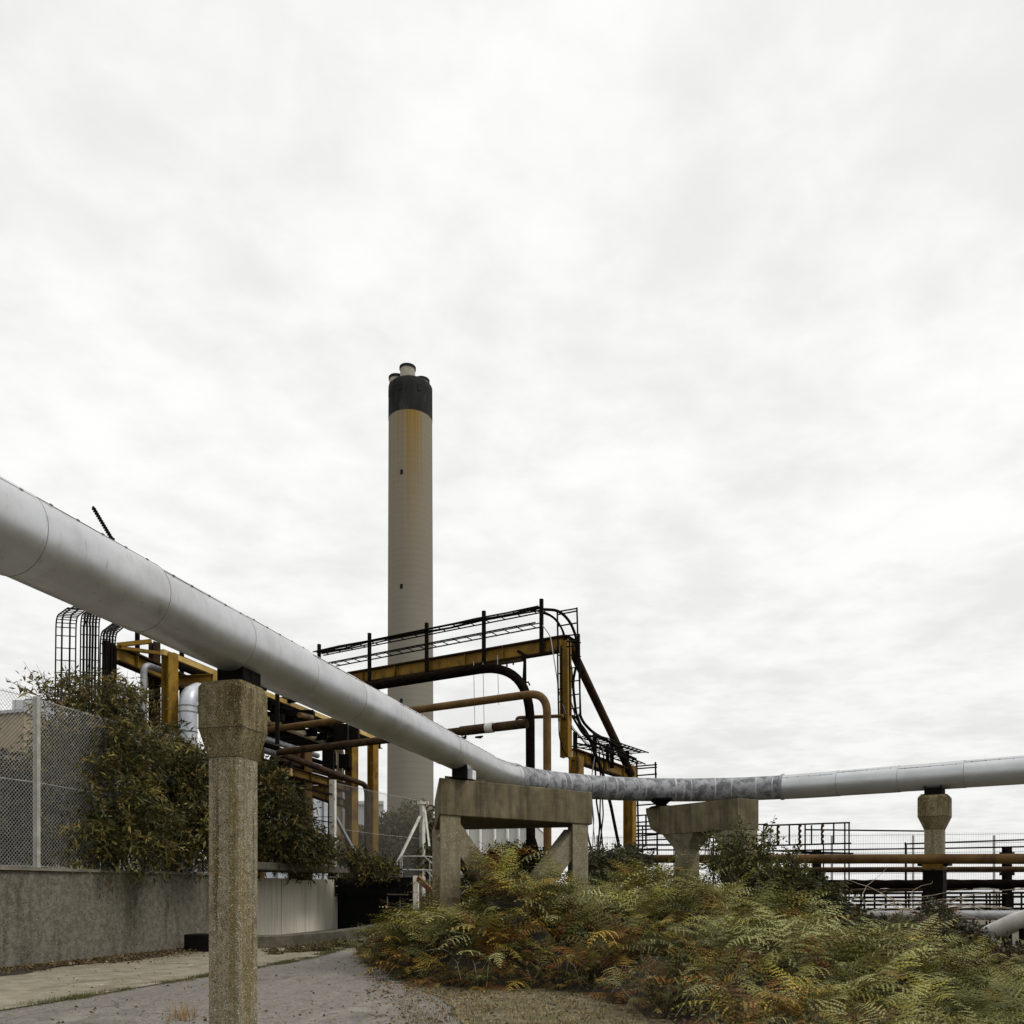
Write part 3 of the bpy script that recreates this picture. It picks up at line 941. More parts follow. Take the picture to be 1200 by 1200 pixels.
# loose cables hanging around the gantry
cabs = [([(670, 838), (684, 862), (700, 872), (724, 880), (746, 890)], 24.6, 0.035, black, 'black cable lying along the sloping cable ladder'),
        ([(679, 836), (683, 846), (694, 858), (708, 866), (726, 876)], 25.2, 0.045, black, 'thick black cable bundle bending off the vertical ladder onto the sloping one'),
        ([(660, 840), (672, 856), (690, 875), (701, 888)], 24.0, 0.020, black, 'thin black cable crossing from the inner ladder to the hanging bundle'),
        ([(706, 868), (697, 885), (692, 920), (696, 960), (694, 1000)], 25.0, 0.016, galv, 'pale cable dropping through the lower yellow beam'),
        ([(700, 866), (709, 888), (705, 920), (707, 955), (702, 998)], 25.1, 0.022, black, 'black cable snaking down between the hose and the straight wire'),
        ([(712, 872), (712, 892)], 26.0, 0.06, black, 'short stub of bundled black cable on the sloping ladder'),
        ([(664, 760), (672, 790), (666, 812), (674, 838)], 24.05, 0.022, black, 'thin black cable zigzagging across the vertical ladder'),
        ([(632, 714), (655, 715), (668, 728), (676, 748), (677, 772), (671, 800), (675, 836)], 24.35, 0.042, black, 'thickest black cable arching over the gantry corner and down the ladder'),
        ([(632, 717), (648, 722), (660, 738), (664, 756), (668, 785), (676, 838)], 24.3, 0.030, black, 'black cable curving inside the thickest one at the gantry corner'),
        ([(620, 715), (640, 717), (655, 728), (661, 745), (662, 760)], 24.3, 0.024, black, 'thin black cable tucked closest to the gantry corner'),
        ([(636, 733), (645, 745), (652, 790), (655, 812), (668, 850), (690, 872)], 24.0, 0.016, galv, 'pale thin cable looping from the gantry corner to the lower beam'),
        ([(655, 842), (655, 862), (660, 880), (668, 890)], 23.9, 0.018, black, 'thin black cable looping beside the gantry column'),
        ([(676, 838), (680, 850), (692, 868), (706, 905), (716, 945), (724, 985), (727, 1000)], 25.0, 0.05, black, 'thick black hose slanting down past the lower yellow beam'),
        ([(672, 838), (690, 860), (697, 880), (699, 940), (703, 965), (700, 1002)], 25.3, 0.028, black, 'black cable dropping behind the bend of the pipeline, left of the hose'),
        ([(693, 870), (694, 900), (694, 950), (698, 1000)], 25.2, 0.013, black, 'leftmost thin wire hanging below the lower yellow beam'),
        ([(702, 880), (704, 915), (703, 955), (707, 1001)], 25.6, 0.024, black, 'wire hanging straight between hose and leftmost wire'),
        ([(686, 962), (690, 985), (694, 998)], 24.6, 0.03, black, 'short black cable slanting beside the end of the long trestle')]
for pp_, YY, rr, mt_, lb in cabs:
    m = MB()
    fp = fillet([P(a, b, YY) for a, b in pp_], 1.5, 5)
    m.tube(fp, rr, 6)
    solo(m, 'hanging_cable', mt_, lb, 'cable', fp[-1], 'cables hanging off the gantry')

# caged access ladder beyond the gantry column
al = thing('access_ladder', 'tall thin black access ladder beside the far yellow column', 'ladder', PZ(757, 28.8, 0))
for x0 in (746, 768):
    MB().tube([P(x0, 893, 28.8), P(x0 + 2, 975, 28.8), PZ(x0 + 3, 28.8, 0)], 0.032, 5).build('stile', black, al)
for yy in (897, 900, 908, 920, 943, 955, 963, 972, 979, 995):
    MB().tube([P(745, yy + 1, 28.8), P(770, yy - 1, 28.8)], 0.024, 4).build('rung', black, al)
for yy in (968, 977, 990):
    MB().tube([P(745, yy, 28.8), P(790, yy, 28.8)], 0.03, 4).build('rail', black, al)
MB().tube([P(757, 955, 28.8), P(757, 992, 28.8)], 0.03, 4).build('stay', black, al)

# ------------------------------------------------------------------ pipes hung on the gantry
bl = [PC(20.0, 300, 820), PC(20.0, 560, 789), PC(20.0, 585, 789)]
zb_ = 7.65
p0, p1 = PC(20.0, 300, 820), PC(20.0, 621, 820)
p0.z = p1.z = zb_
pz = V((p1.x + 0.05, p1.y, 0.0))
path = fillet([p0, p1, V((p1.x + .02, p1.y, 3.0)), V((p1.x + .1, p1.y, 0))], [1.65, .2], 14)
bp = solo(MB().tube(path, 0.125, 16), 'bent_pipe', darkpipe, 'thick black pipe arching over and plunging down behind the pipeline', 'pipe', (p1.x, p1.y, 0), 'pipes hung on the gantry')
MB().tube([V((p1.x + .02, p1.y, 2.85)), V((p1.x + .12, p1.y, 2.2)), V((p1.x + .30, p1.y, 1.6)), V((p1.x + .5, p1.y, 1.1)), V((p1.x + .6, p1.y, 0))], [0.14, 0.22, 0.32, 0.40, 0.42], 16).build('flared_foot', darkpipe, bp)
p0, p1 = PC(19.2, 280, 820), PC(19.2, 641, 820)
p0.z = p1.z = 6.55
path = fillet([p0, p1, V((p1.x + 0.02, p1.y, -0.1))], 0.55, 10)
solo(MB().tube(path, 0.105, 16), 'bent_pipe', ochre, 'ochre brown pipe with a tight elbow dropping beside the black arch', 'pipe', (p1.x, p1.y, 0), 'pipes hung on the gantry')
r0, r1 = PC(18.65, 324, 884), PC(18.65, 617, 848)
r0.z = r1.z = 5.68
fe = PA(-13.55, 428, 918)
fe.z = 5.05 + 0.0
r2 = PA(-13.55, 430, 917)
path = fillet([r1, r0, V((r2.x, r2.y, 5.50)), V((r2.x, r2.y, -0.1))], [0.4, 0.45], 8)
rp = solo(MB().tube(path, 0.105, 14), 'bent_pipe', rust, 'rusty dark pipe running low from the rack to an open end by the black arch', 'pipe', (r2.x, r2.y, 0), 'pipes hung on the gantry')
m = MB()
m.tube([r1 - UU * 2.0, r1 - UU * 1.2], 0.13, 12)
m.tube([r1 - UU * 0.9, r1], 0.12, 12)
m.build('lagging', rust, rp)
MB().tube([r1 - UU * 1.2, r1 - UU * 0.98], 0.135, 12).build('white_sleeve', brokenm, rp)
for k in range(8):
    c = r1 - UU * (1.5 + random.random() * 0.8) + V((0, 0, -0.2))
    MB().bar(c, c + V((random.uniform(.1, .3), 0, random.uniform(-.1, .08))), 0.05, 0.04).build('torn_strip', black, rp)
# thin ochre branch pipe to the column
solo(MB().tube(fillet([PC(20.3, 605, 848), PC(20.3, 606, 841), PC(20.3, 660, 839)], 0.1, 4), 0.05, 8), 'branch_pipe', ochre,
     'thin ochre branch pipe reaching from the elbow to the gantry column', 'pipe', PC(20.3, 605, 848))

# ------------------------------------------------------------------ yellow pipe rack along the left
rk = thing('pipe_rack', 'long yellow steel pipe rack running back behind the fence and bushes', 'pipe rack', AB(-13.9, 20, 1.8))


def rcol(a, px, y1, w_=0.30, mt=yel, z0=1.8):
    q = PA(a, px, y1)
    return MB().ibeam(V((q.x, q.y, z0)), q, w_, w_, UU).build('column', mt, rk)


rcol(-13.9, 199, 766, 0.29)
MB().bar(PA(-13.9, 204.5, 770) + V((0.09, -.14, 0)), PA(-13.9, 204.5, 880) + V((0.09, -.14, 0)), 0.10, 0.05, UU).build('conduit', greyp, rk)
rcol(-13.9, 412, 855, 0.36)
rcol(-13.9, 437, 868, 0.32)
rcol(-14.1, 357, 880, 0.36, ochre)
rcol(-14.6, 343, 880, 0.2, rust)
rcol(-15.4, 181, 753, 0.22, rust)
rcol(-15.4, 302, 800, 0.3)
rcol(-16.5, 392, 860, 0.4, black)
rcol(-16.5, 270, 800, 0.35, rust)
q0, q1 = PA(-13.9, 190, 764), PA(-13.9, 446, 868)
MB().bar(q0, q1, 0.10, 0.14).build('beam', yel2, rk)
MB().ibeam(PA(-14.15, 200, 764 + 8), PA(-14.15, 446, 873), 0.20, 0.32).build('beam', black, rk)
fl_ = MB().web(PA(-14.98, 136, 766), PA(-14.98, 330, 850), 0.26, 0.42, 0.03).build('beam', yel, rk)
MB().flanges(PA(-14.98, 136, 766), PA(-14.98, 330, 850), 0.26, 0.42).build('flange', darkbrown, fl_)
fl_ = MB().web(PA(-13.9, 300, 893), PA(-13.9, 412, 925), 0.2, 0.32, 0.03).build('beam', yel, rk)
MB().flanges(PA(-13.9, 300, 893), PA(-13.9, 412, 925), 0.2, 0.32).build('flange', darkbrown, fl_)
fl_ = MB().web(PA(-14.4, 290, 903), PA(-14.4, 412, 945), 0.2, 0.30, 0.03).build('beam', yel, rk)
MB().flanges(PA(-14.4, 290, 903), PA(-14.4, 412, 945), 0.2, 0.30).build('flange', darkbrown, fl_)
MB().ibeam(PA(-14.3, 365, 990), PA(-14.3, 440, 1000), 0.2, 0.35).build('beam', yel, rk)
# cross members
for (xa, ya, xb, yb, wd, hh, mt_) in ((137, 756, 178, 751.5, .1, .1, yel), (137, 758.5, 193, 766.5, .1, .08, yel)):
    MB().bar(P(xa, ya, YA(-14.98, 137)), P(xb, yb, YA(-14.0, 193)), wd, hh).build('tie', mt_, rk)
cbm = MB().ibeam(P(168, 800, 24.0), P(255, 796, 22.3), 0.2, 0.26).build('beam', yel, rk)
MB().bar(P(253, 794, 22.2), P(257, 794, 22.15), 0.2, 0.32).build('end_plate', yel2, cbm)
for a_ in (-14.2, -15.2, -16.2):
    MB().ibeam(PA(a_, 332, 838), PA(a_, 400, 864), 0.18, 0.2).build('beam', black, rk)
for px, yy in ((318, 826), (332, 838), (345, 845), (358, 851), (372, 858), (384, 863), (395, 868)):
    c = PA(-13.9, px, yy)
    MB().ibeam(c, c - N1 * 3.0, 0.18, 0.24).build('cross_beam', black, rk)
for px, yy in ((345, 905), (372, 915), (400, 924)):
    c = PA(-13.9, px, yy)
    MB().ibeam(c, c - N1 * 3.0, 0.18, 0.26).build('cross_beam', yel, rk)
for px, ya, yb in ((325, 832, 815), (213, 782, 768), (161, 748, 735)):
    MB().bar(P(px, ya + 40, 24), P(px, yb - 10, 24), 0.1, 0.1).build('post', black, rk)
# junction boxes and valves tucked in the rack
for px, py, YY, sx, sz in ((333, 906, 27, .5, .35), (405, 866, 32, 1.0, .5), (352, 840, 28, .9, .2), (400, 878, 31, .5, .9), (385, 905, 31, .4, 1.0), (325, 845, 27, .4, .2), (404, 900, 32, .4, .5), (352, 925, 28, .3, .3)):
    c = P(px, py, YY)
    MB().box(c, sx, 0.3, sz).build('junction_box', black, rk)
m = MB()
m.box(P(336, 909, 26.5), 0.30, 0.25, 0.22)
m.build('junction_box', yel2, rk)
m = MB()
m.tube([P(351, 838, 26.5), P(365, 841, 27.5)], 0.09, 8)
m.build('valve', ochre, rk)

runs = [(-14.45, 300, 838, 398, 876, 0.13, beige, 'beige lagged pipe with ochre bands inside the rack'),
        (-14.9, 300, 862, 372, 886, 0.10, silver, 'dull grey pipe below the beige lagged one in the rack'),
        (-15.3, 300, 825, 400, 862, 0.09, darkpipe, 'black pipe above the beige lagged one in the rack'),
        (-14.6, 300, 868, 402, 903, 0.08, darkpipe, 'thin black pipe just above the rusty pipe in the rack'),
        (-16.2, 300, 875, 400, 908, 0.11, greyp, 'lowest grey pipe at the back of the rack'),
        (-14.3, 296, 818, 405, 862, 0.07, darkpipe, 'black pipe tucked directly under the pale top rail of the rack'),
        (-16.8, 296, 840, 400, 875, 0.12, darkpipe, 'black pipe deepest in the rack, level with the beige one'),
        (-14.2, 318, 888, 405, 914, 0.08, rust, 'short rusty pipe lying on the lower yellow beam of the rack')]
for a_, xa, ya, xb, yb, r_, mt_, lb in runs:
    p0, p1 = PA(a_, xa, ya), PA(a_, xb, yb)
    zz_ = (p0.z + p1.z) / 2
    p0.z = p1.z = zz_
    pth = fillet([p0, p1, V((p1.x, p1.y, 1.5))], 0.4, 6) if r_ > 0.1 else [p0, p1]
    solo(MB().tube(pth, r_, 14), 'rack_pipe', mt_, lb, 'pipe', (p0.x, p0.y, zz_ - r_), 'pipes lying in the rack')

# grey upstand pipe, silver duct, white tank
YG = 21.6
pth = fillet([PZ(168.5, YG, 1.0), P(168.5, 778, YG), PA(-14.2, 200, 790)], 0.22, 6)
solo(MB().tube(pth, 0.085, 14), 'upstand_pipe', greyp, 'slim grey pipe rising from the bush and bending toward the yellow column', 'pipe', PZ(168.5, YG, 1.0))
YD = 21.8
pth = fillet([PZ(220.5, YD, 0.5), P(220.5, 816, YD), P(232, 810, YD + .5), P(243, 812, YD + 1.2)], [0.4, 0.25], 8)
du = solo(MB().tube(pth, 0.225, 20), 'elbow_duct', silver, 'fat silver duct with a segmented elbow beside the near pillar', 'duct', PZ(220.5, YD, 0.5))
m = MB()
for yy in (828, 835, 858):
    c = P(220.5, yy, YD)
    m.tube([c - V((0, 0, .015)), c + V((0, 0, .015))], 0.235, 20)
m.build('band', seam, du)
tk = thing('storage_tank', 'white dome-topped tank half hidden behind the yellow column', 'tank', PZ(200, 26, 0))
tx, ty = tk.location.x, tk.location.y
zt_ = EYE + .222 * 26
MB().loft([circ(tx, ty, 0.60, 0, 40), circ(tx, ty, 0.60, zt_ - 0.1, 40)] + [circ(tx, ty, 0.60 * math.cos(a), zt_ - 0.1 + 0.5 * math.sin(a), 40) for a in np.linspace(0.15, 1.5, 8)], True, True).build('shell', tank, tk)
MB().tube([V((tx, ty, zt_ - .4)), V((tx, ty, zt_ - .36))], 0.615, 40).build('weld_band', greyp, tk)

# leaning notched boom above the pipe
bm = MB()
b0, b1 = P(196, 740, 22), P(109, 594, 22)
bm.tube([b0, b1], 0.035, 6)
dd = (b1 - b0).normalized()
for k in range(14):
    c = b1 - dd * (0.05 + k * 0.07)
    bm.bar(c - V((0.05, 0, 0.02)), c + V((0.05, 0, -0.01)), 0.04, 0.035)
bo = solo(bm, 'lamp_boom', black, 'thin dark notched boom leaning out above the near pipeline', 'boom', b0)
MB().bar(P(128, 629, 22), P(134, 632, 22), 0.05, 0.05).build('hook', black, bo)

# vertical cable ladders at the far left
for i, (x0, x1, yt, YY, nc, lb) in enumerate((
        (67, 88, 723, 21.5, 2, 'leftmost open cable ladder standing over the bush'),
        (96, 115, 722, 21.8, 5, 'middle cable ladder packed with black cables over the bush'),
        (119, 134, 742, 21.0, 4, 'cable ladder crowded with cables against the dark column by the yellow beams'))):
    xc, wd = (x0 + x1) / 2, (x1 - x0) / 1000 * YY
    pth = fillet([PZ(xc - 2, YY, 0.8), P(xc - 1, 810, YY), P(xc, yt, YY), P(xc + 13, yt - 10, YY + 1.5), P(xc + 75, yt - 2, YY + 5)], 0.5, 5)
    ladder('cable_riser', lb, pth, V((wd, 0.1, 0)), cables=nc, cr=0.022 + 0.006 * (i > 0), jitter=0.03 if i else 0.01, spacing=0.30,
           group='cable risers over the bush', rail=0.018)
q = PZ(127, 21.6, 0)
solo(MB().ibeam(q + V((0, 0, 0)), P(127, 752, 21.6), 0.22, 0.22), 'steel_column', rust, 'dark rusty column behind the crowded cable ladder', 'column', q)
m = MB().ibeam(P(131.5, 758, 21.2), PZ(131.5, 21.2, 0.5), 0.16, 0.16)
solo(m, 'steel_column', black, 'black column on the near side of the yellow beams, by the crowded cables', 'column', PZ(131.5, 21.2, 0.5))

# ------------------------------------------------------------------ walls on the left
wl_ = thing('retaining_wall', 'weathered grey concrete retaining wall under the chain-link fence', 'wall', AB(-13, 16))
n = 40
rings = []
m = MB()
for k in range(n + 1):
    b = -2 + 22.6 * k / n
    e = 0.012 * math.sin(b * 1.3) + random.uniform(-.006, .006)
    rings.append([AB(-13.0 + e, b, 0), AB(-13.03 + e, b, 1.86 + random.uniform(-.012, .012)), AB(-13.08 + e, b, 1.895), AB(-13.4, b, 1.9), AB(-13.4, b, 0)])
m.loft(rings)
m.build('wall_face', wallm, wl_)
cp_ = MB()
cp_.loft([[AB(-12.975 + random.uniform(-.006, .006), b, 1.86), AB(-12.98, b, 1.915 + random.uniform(-.008, .008)), AB(-13.42, b, 1.925), AB(-13.42, b, 1.86)] for b in np.linspace(-2, 20.5, 60)])
cp_.build('coping', kerbm2, wl_)
terr = [tuple(AB(-13.35, -2)[:2]), tuple(AB(-13.35, 20.5)[:2]), tuple(AB(-14.62, 20.5)[:2]), tuple(AB(-14.62, 30.6)[:2]), tuple(AB(-13.6, 31)[:2]), (-3.0, 37), (-3, 43), (-60, 43), (-60, 0)]
m = MB()
m.prism([V((*p, 0)) for p in terr], 0.02, 1.84)
tag(m.build('terrace_ground', soil), kind='structure')
pw = thing('panel_wall', 'pale board-lined concrete panel wall recessed under the ledge', 'wall', AB(-14.4, 28))
m = MB()
b0_, b1_ = 20.7, 30.4
nb = 6
for k in range(nb):
    ba, bb = b0_ + (b1_ - b0_) * k / nb, b0_ + (b1_ - b0_) * (k + 1) / nb - 0.03
    m.prism([AB(-14.4, ba), AB(-14.4, bb), AB(-14.6, bb), AB(-14.6, ba)], 0, 1.86)
m.build('panel', panelm, pw)
m = MB()
m.prism([AB(-14.44, b0_), AB(-14.44, b1_), AB(-14.58, b1_), AB(-14.58, b0_)], 0, 1.855)
m.build('joint', voidm, pw)
lg = MB()
lg.prism([AB(-13.0, 20.4), AB(-12.95, 27.7), AB(-14.8, 27.7), AB(-14.8, 20.4)], 2.06, 2.28)
solo(lg, 'ledge_slab', kerbm, 'projecting concrete ledge above the pale panel wall', 'ledge', AB(-13.2, 24, 2.06), bevel=0.02)
solo(MB().prism([AB(-13.1, 20.62), AB(-13.1, 20.9), AB(-14.38, 20.9), AB(-14.38, 20.62)], 0, 2.05), 'wall_return', wallm,
     'end pier of the retaining wall behind the near pillar', 'wall', AB(-13.9, 20.7))
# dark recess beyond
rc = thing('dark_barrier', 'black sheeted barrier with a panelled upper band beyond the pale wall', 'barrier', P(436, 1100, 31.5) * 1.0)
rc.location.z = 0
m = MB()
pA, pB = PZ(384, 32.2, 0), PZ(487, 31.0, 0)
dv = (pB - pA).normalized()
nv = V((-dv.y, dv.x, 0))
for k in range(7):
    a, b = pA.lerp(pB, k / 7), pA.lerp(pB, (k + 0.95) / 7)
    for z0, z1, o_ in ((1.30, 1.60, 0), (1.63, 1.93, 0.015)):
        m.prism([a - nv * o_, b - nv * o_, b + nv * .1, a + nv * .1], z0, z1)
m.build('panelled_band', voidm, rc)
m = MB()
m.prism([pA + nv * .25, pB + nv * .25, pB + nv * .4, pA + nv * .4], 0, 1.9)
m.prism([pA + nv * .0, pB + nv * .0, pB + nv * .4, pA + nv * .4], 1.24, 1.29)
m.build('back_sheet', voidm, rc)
m = MB()
m.bar(pA + V((0, 0, 1.955)), pB + V((0, 0, 1.955)), 0.1, 0.035)
m.build('top_rail', greyp, rc)
m = MB()
for k in range(16):
    px = 398 + random.random() * 70
    c = PZ(px, 28.2 + random.random() * 1.5, 0.04)
    a = random.uniform(-.4, .4)
    m.bar(c, c + V((random.uniform(.3, 1.3), a, random.uniform(0, .12))), 0.10, 0.05)
solo(m, 'fallen_planks', greyp, 'heap of grey fallen planks lying in front of the black barrier', 'planks', PZ(430, 28.6, 0))
solo(MB().bar(PZ(487.5, 30.6, 0), PZ(487.5, 30.6, 1.98), 0.20, 0.22), 'end_post', panelm, 'short pale concrete post closing the black barrier', 'post', PZ(487.5, 30.6, 0), bevel=.01)
solo(MB().bar(P(490, 1029, 30.4), P(514, 1052, 29.5), 0.10, 0.20), 'rusty_plank', orangem, 'orange rusty board sloping beside the pale end post', 'plank', P(514, 1052, 29.5))
solo(MB().bar(P(455, 1048, 30.2), P(478, 1048.5, 30.2), 0.5, 0.03), 'shelf_board', kerbm, 'narrow pale shelf jutting from the black barrier', 'shelf', P(466, 1048, 30.2))
# curved low kerb wall
kb = MB()
kp = [GP(300, 1112), GP(335, 1111), GP(385, 1106), GP(425, 1100), GP(455, 1093), GP(470, 1088)]
kp = [V((*p, 0)) for p in kp]
kp = fillet(kp, 3, 5)
rings = []
for i, p in enumerate(kp):
    d = (kp[min(i + 1, len(kp) - 1)] - kp[max(i - 1, 0)]).normalized()
    nn = V((-d.y, d.x, 0))
    rings.append([p, p + V((0, 0, 0.30)), p + nn * 0.05 + V((0, 0, 0.33)), p + nn * 0.35 + V((0, 0, 0.33)), p + nn * 0.35])
kb.loft(rings)
solo(kb, 'kerb_wall', kerbm, 'low curved concrete kerb wall at the foot of the panel wall', 'kerb wall', (kp[4].x, kp[4].y, 0), bevel=0)
solo(MB().box(PZ(240, 20.6, 0), 0.75, 0.6, 0.42, a1), 'drain_box', voidm, 'black low box against the wall foot beside the near pillar', 'box', PZ(240, 20.6, 0), bevel=.03)

# ------------------------------------------------------------------ chain-link fence
fn = thing('chain_link_fence', 'tall chain-link fence with pale posts on top of the retaining wall', 'fence', AB(-13.2, 16, 1.89))


def mesh_panel(m, p0, p1, z0, z1, cell=0.066, r=0.0038):
    L_ = (p1 - p0).length
    u = (p1 - p0).normalized()
    nn = V((u.y, -u.x, 0))
    H = z1 - z0
    st = cell * 1.25
    for sgn in (1, -1):
        k = -H if sgn > 0 else 0
        x = -H
        while x < L_ + H:
            if sgn > 0:
                xa, za, xb, zb2 = x, 0, x + H, H
            else:
                xa, za, xb, zb2 = x + H, 0, x, H
            # clip to 0..L
            def cl_(xa, za, xb, zb2):
                pts_ = []
                dx, dz = xb - xa, zb2 - za
                t0, t1 = 0.0, 1.0
                if dx > 0:
                    t0 = max(t0, (0 - xa) / dx); t1 = min(t1, (L_ - xa) / dx)
                else:
                    t0 = max(t0, (L_ - xa) / dx); t1 = min(t1, (0 - xa) / dx)
                if t1 <= t0:
                    return None
                return (xa + dx * t0, za + dz * t0, xa + dx * t1, za + dz * t1)
            c = cl_(xa, za, xb, zb2)
            if c:
                a = p0 + u * c[0] + V((0, 0, z0 + c[1])) + nn * 0.003 * sgn
                b = p0 + u * c[2] + V((0, 0, z0 + c[3])) + nn * 0.003 * sgn
                d = (b - a).normalized()
                y = d.cross(nn).normalized()
                vs = []
                for p in (a, b):
                    for q in range(3):
                        an = 2 * PI * q / 3
                        vs.append(p + (nn * math.cos(an) + y * math.sin(an)) * r)
                m.add(vs, [(0, 1, 4, 3), (1, 2, 5, 4), (2, 0, 3, 5)], True)
            x += st


FT = 5.27
posts = [8.0, 12.3, AB(0, 0).x]
fb = [6.0, 10.0, 14.0]
bp = []
for px in (43, 174):
    Yq = YA(-13.2, px)
    bp.append((V(((px - 600) / 1000 * Yq, Yq, 0))).dot(D1))
bp = [bp[0] - (bp[1] - bp[0]), bp[0], bp[1], bp[1] + (bp[1] - bp[0])]
PE = PZ(390, 29.4, 0)
be_ = PE.dot(D1)
fpts = [AB(-13.2, b) for b in bp] + [V((PE.x, PE.y, 0)), PZ(495, 35.5, 0)]
m = MB()
for i in (0, 1, 2):
    mesh_panel(m, fpts[i], fpts[i + 1], 1.92, FT - 0.02 * (i % 2))
m.build('wire_mesh', galv, fn)
m = MB()
mesh_panel(m, fpts[4], fpts[5], 2.0, FT - 0.07, 0.085, 0.0035)
m.build('wire_mesh', material('dull_galvanised', (0.28, 0.27, 0.24)), fn)
m = MB()
for i in (0, 1, 2, 4):
    for z in ((FT - 0.03, 3.6, 1.95) if i < 3 else (FT - .1, 3.6, 2.32)):
        MB().tube([fpts[i] + V((0, 0, z)), (fpts[i] + fpts[i + 1]) / 2 + V((0, 0, z - 0.03)), fpts[i + 1] + V((0, 0, z))], 0.007, 4).build('line_wire', galv, fn)
for i in (1, 2, 3):
    MB().bar(fpts[i] + V((0, 0, 1.88)), fpts[i] + V((0, 0, FT + 0.02)), 0.11, 0.09, D1).build('post', material('fence_post%d' % i, (0.38, 0.37, 0.33), (0.24, 0.23, 0.2), 5, 0.8, 0, 0.3), fn, 0.01)
p4 = MB().bar(fpts[4] + V((0, 0, 2.26)), P(390, 914, 29.4), 0.21, 0.15, D1).build('post', whitep, fn, 0.01)
p4['label'] = 'flaking white post with rust patches'
MB().bar(P(394, 958, 29.5), P(428, 1022, 31.0), 0.09, 0.09).build('brace', greyp, fn)
p5 = MB().bar(PZ(495, 35.4, 1.2), P(495, 944, 35.4), 0.20, 0.16, UU).build('post', whitep, fn)
MB().bar(P(489, 941, 35.4), P(502, 941, 35.4), 0.2, 0.12).build('post_cap', whitep, p5)
MB().bar(P(492, 957, 35.2), P(457, 1029, 33.2), 0.08, 0.08).build('brace', whitep, fn)
MB().bar(P(498, 950, 35.3), P(503, 992, 34.5), 0.08, 0.08).build('brace', galv, fn)
m = MB()
for k in range(3):
    m.tube([V(fpts[4]) + V((0, 0, 5.1 - k * 1.1)), P(330, 930 + k * 28, 26.5)], 0.01, 4)
m.tube([P(390, 931, 29.4), P(330, 919, 26)], 0.035, 5)
m.tube([P(390, 964, 29.4), P(330, 955, 26)], 0.02, 5)
m.build('strain_wire', black, fn)

# stair handrails
hr = thing('stair_handrail', 'galvanised stair handrails beyond the black barrier, by the trestle column', 'handrail', PZ(480, 31.5, 0))
YH = 31.5
m = MB()
for pl in ([(451, 1028), (471, 1003.5), (497, 1003.5), (516, 1020)], [(463, 1028), (472, 1019.5), (499, 1019.5), (514, 1036)], [(497, 1003.5), (505, 1004), (516, 1012)],
           [(443, 1022), (457, 1005.5)], [(443, 1030), (452, 1019)], [(499, 1019.5), (506, 1020), (516, 1029)]):
    m.tube([P(a, b, YH) for a, b in pl], 0.028, 6)
m.build('rail', galv, hr)
for px, ya in ((454, 1009), (469, 1006), (503.5, 1008), (471, 1004)):
    MB().tube([P(px, ya, YH), PZ(px, YH, 0.8)], 0.026, 6).build('baluster', galv, hr)

# ------------------------------------------------------------------ buildings
tb = thing('tan_building', 'low tan building behind the fence at the far left with a box on its roof', 'building', PZ(30, 34, 0))
m = MB()
m.prism([PZ(-160, 36, 0), PZ(28, 33, 0), PZ(150, 42, 0), PZ(20, 50, 0)], 1.8, EYE + .207 * 33)
m.build('wall', tanb, tb)
m = MB()
m.prism([PZ(-162, 35.8, 0), PZ(28, 32.8, 0), PZ(152, 42, 0), PZ(20, 50.5, 0)], EYE + .207 * 33, EYE + .207 * 33 + .12)
m.build('parapet', greyb, tb)
m = MB()
m.box(PZ(45, 36, EYE + .207 * 33 + .1), 1.5, 1.2, 0.62 + .3)
m.build('roof_box', greyb, tb)
m = MB()
m.box(PZ(56, 36.5, EYE + .207 * 33 + 1.0), 1.4, 1.0, 0.2)
m.build('roof_hatch', material('brown_cap', (0.05, 0.02, 0.015)), tb)
wb2 = thing('grey_kiosk', 'small pale rooftop block showing over the bush left of the yellow column', 'kiosk', PZ(142, 40, 0))
m = MB()
m.box(PZ(140, 40, 1.8), 1.3, 2, EYE + .23 * 40 - 1.8)
m.build('wall', whiteb, wb2)
MB().box(PZ(140, 40, EYE + .23 * 40), 1.5, 2.2, 0.12).build('roof', greyb, wb2)

sb = thing('panelled_shed', 'light grey panelled shed standing behind the yellow rack', 'shed', PZ(350, 42, 0))
m = MB()
m.prism([PZ(285, 38, 0), PZ(408, 46, 0), PZ(408, 52, 0), PZ(285, 52, 0)], 1.5, EYE + .138 * 40)
m.build('wall', silver, sb)
m = MB()
for k in range(9):
    c = PZ(285, 38, 0).lerp(PZ(408, 46, 0), (k + .5) / 9) + V((0.03, -.05, 0))
    m.bar(c + V((0, 0, 1.5)), c + V((0, 0, EYE + .138 * 40)), 0.10, 0.08)
m.build('rib', greyp, sb)
MB().prism([PZ(283, 37.8, 0), PZ(410, 45.8, 0), PZ(410, 52, 0), PZ(283, 52, 0)], EYE + .138 * 40, EYE + .138 * 40 + .25).build('roof', greyb, sb)

gb = thing('grey_warehouse', 'long grey warehouse at the foot of the chimney', 'building', PZ(460, 150, 0))
m = MB()
m.prism([PZ(330, 150, 0), PZ(449, 150, 0), PZ(449, 190, 0), PZ(330, 190, 0)], 0, EYE + .099 * 150)
m.prism([PZ(449.2, 154, 0), PZ(560, 154, 0), PZ(560, 190, 0), PZ(449.2, 190, 0)], 0, EYE + .083 * 154)
m.build('wall', greyb, gb)
m = MB()
m.prism([PZ(329, 149.5, 0), PZ(449.5, 149.5, 0), PZ(449.5, 190, 0), PZ(329, 190, 0)], EYE + .099 * 150, EYE + .103 * 150)
m.build('roof', whiteb, gb)

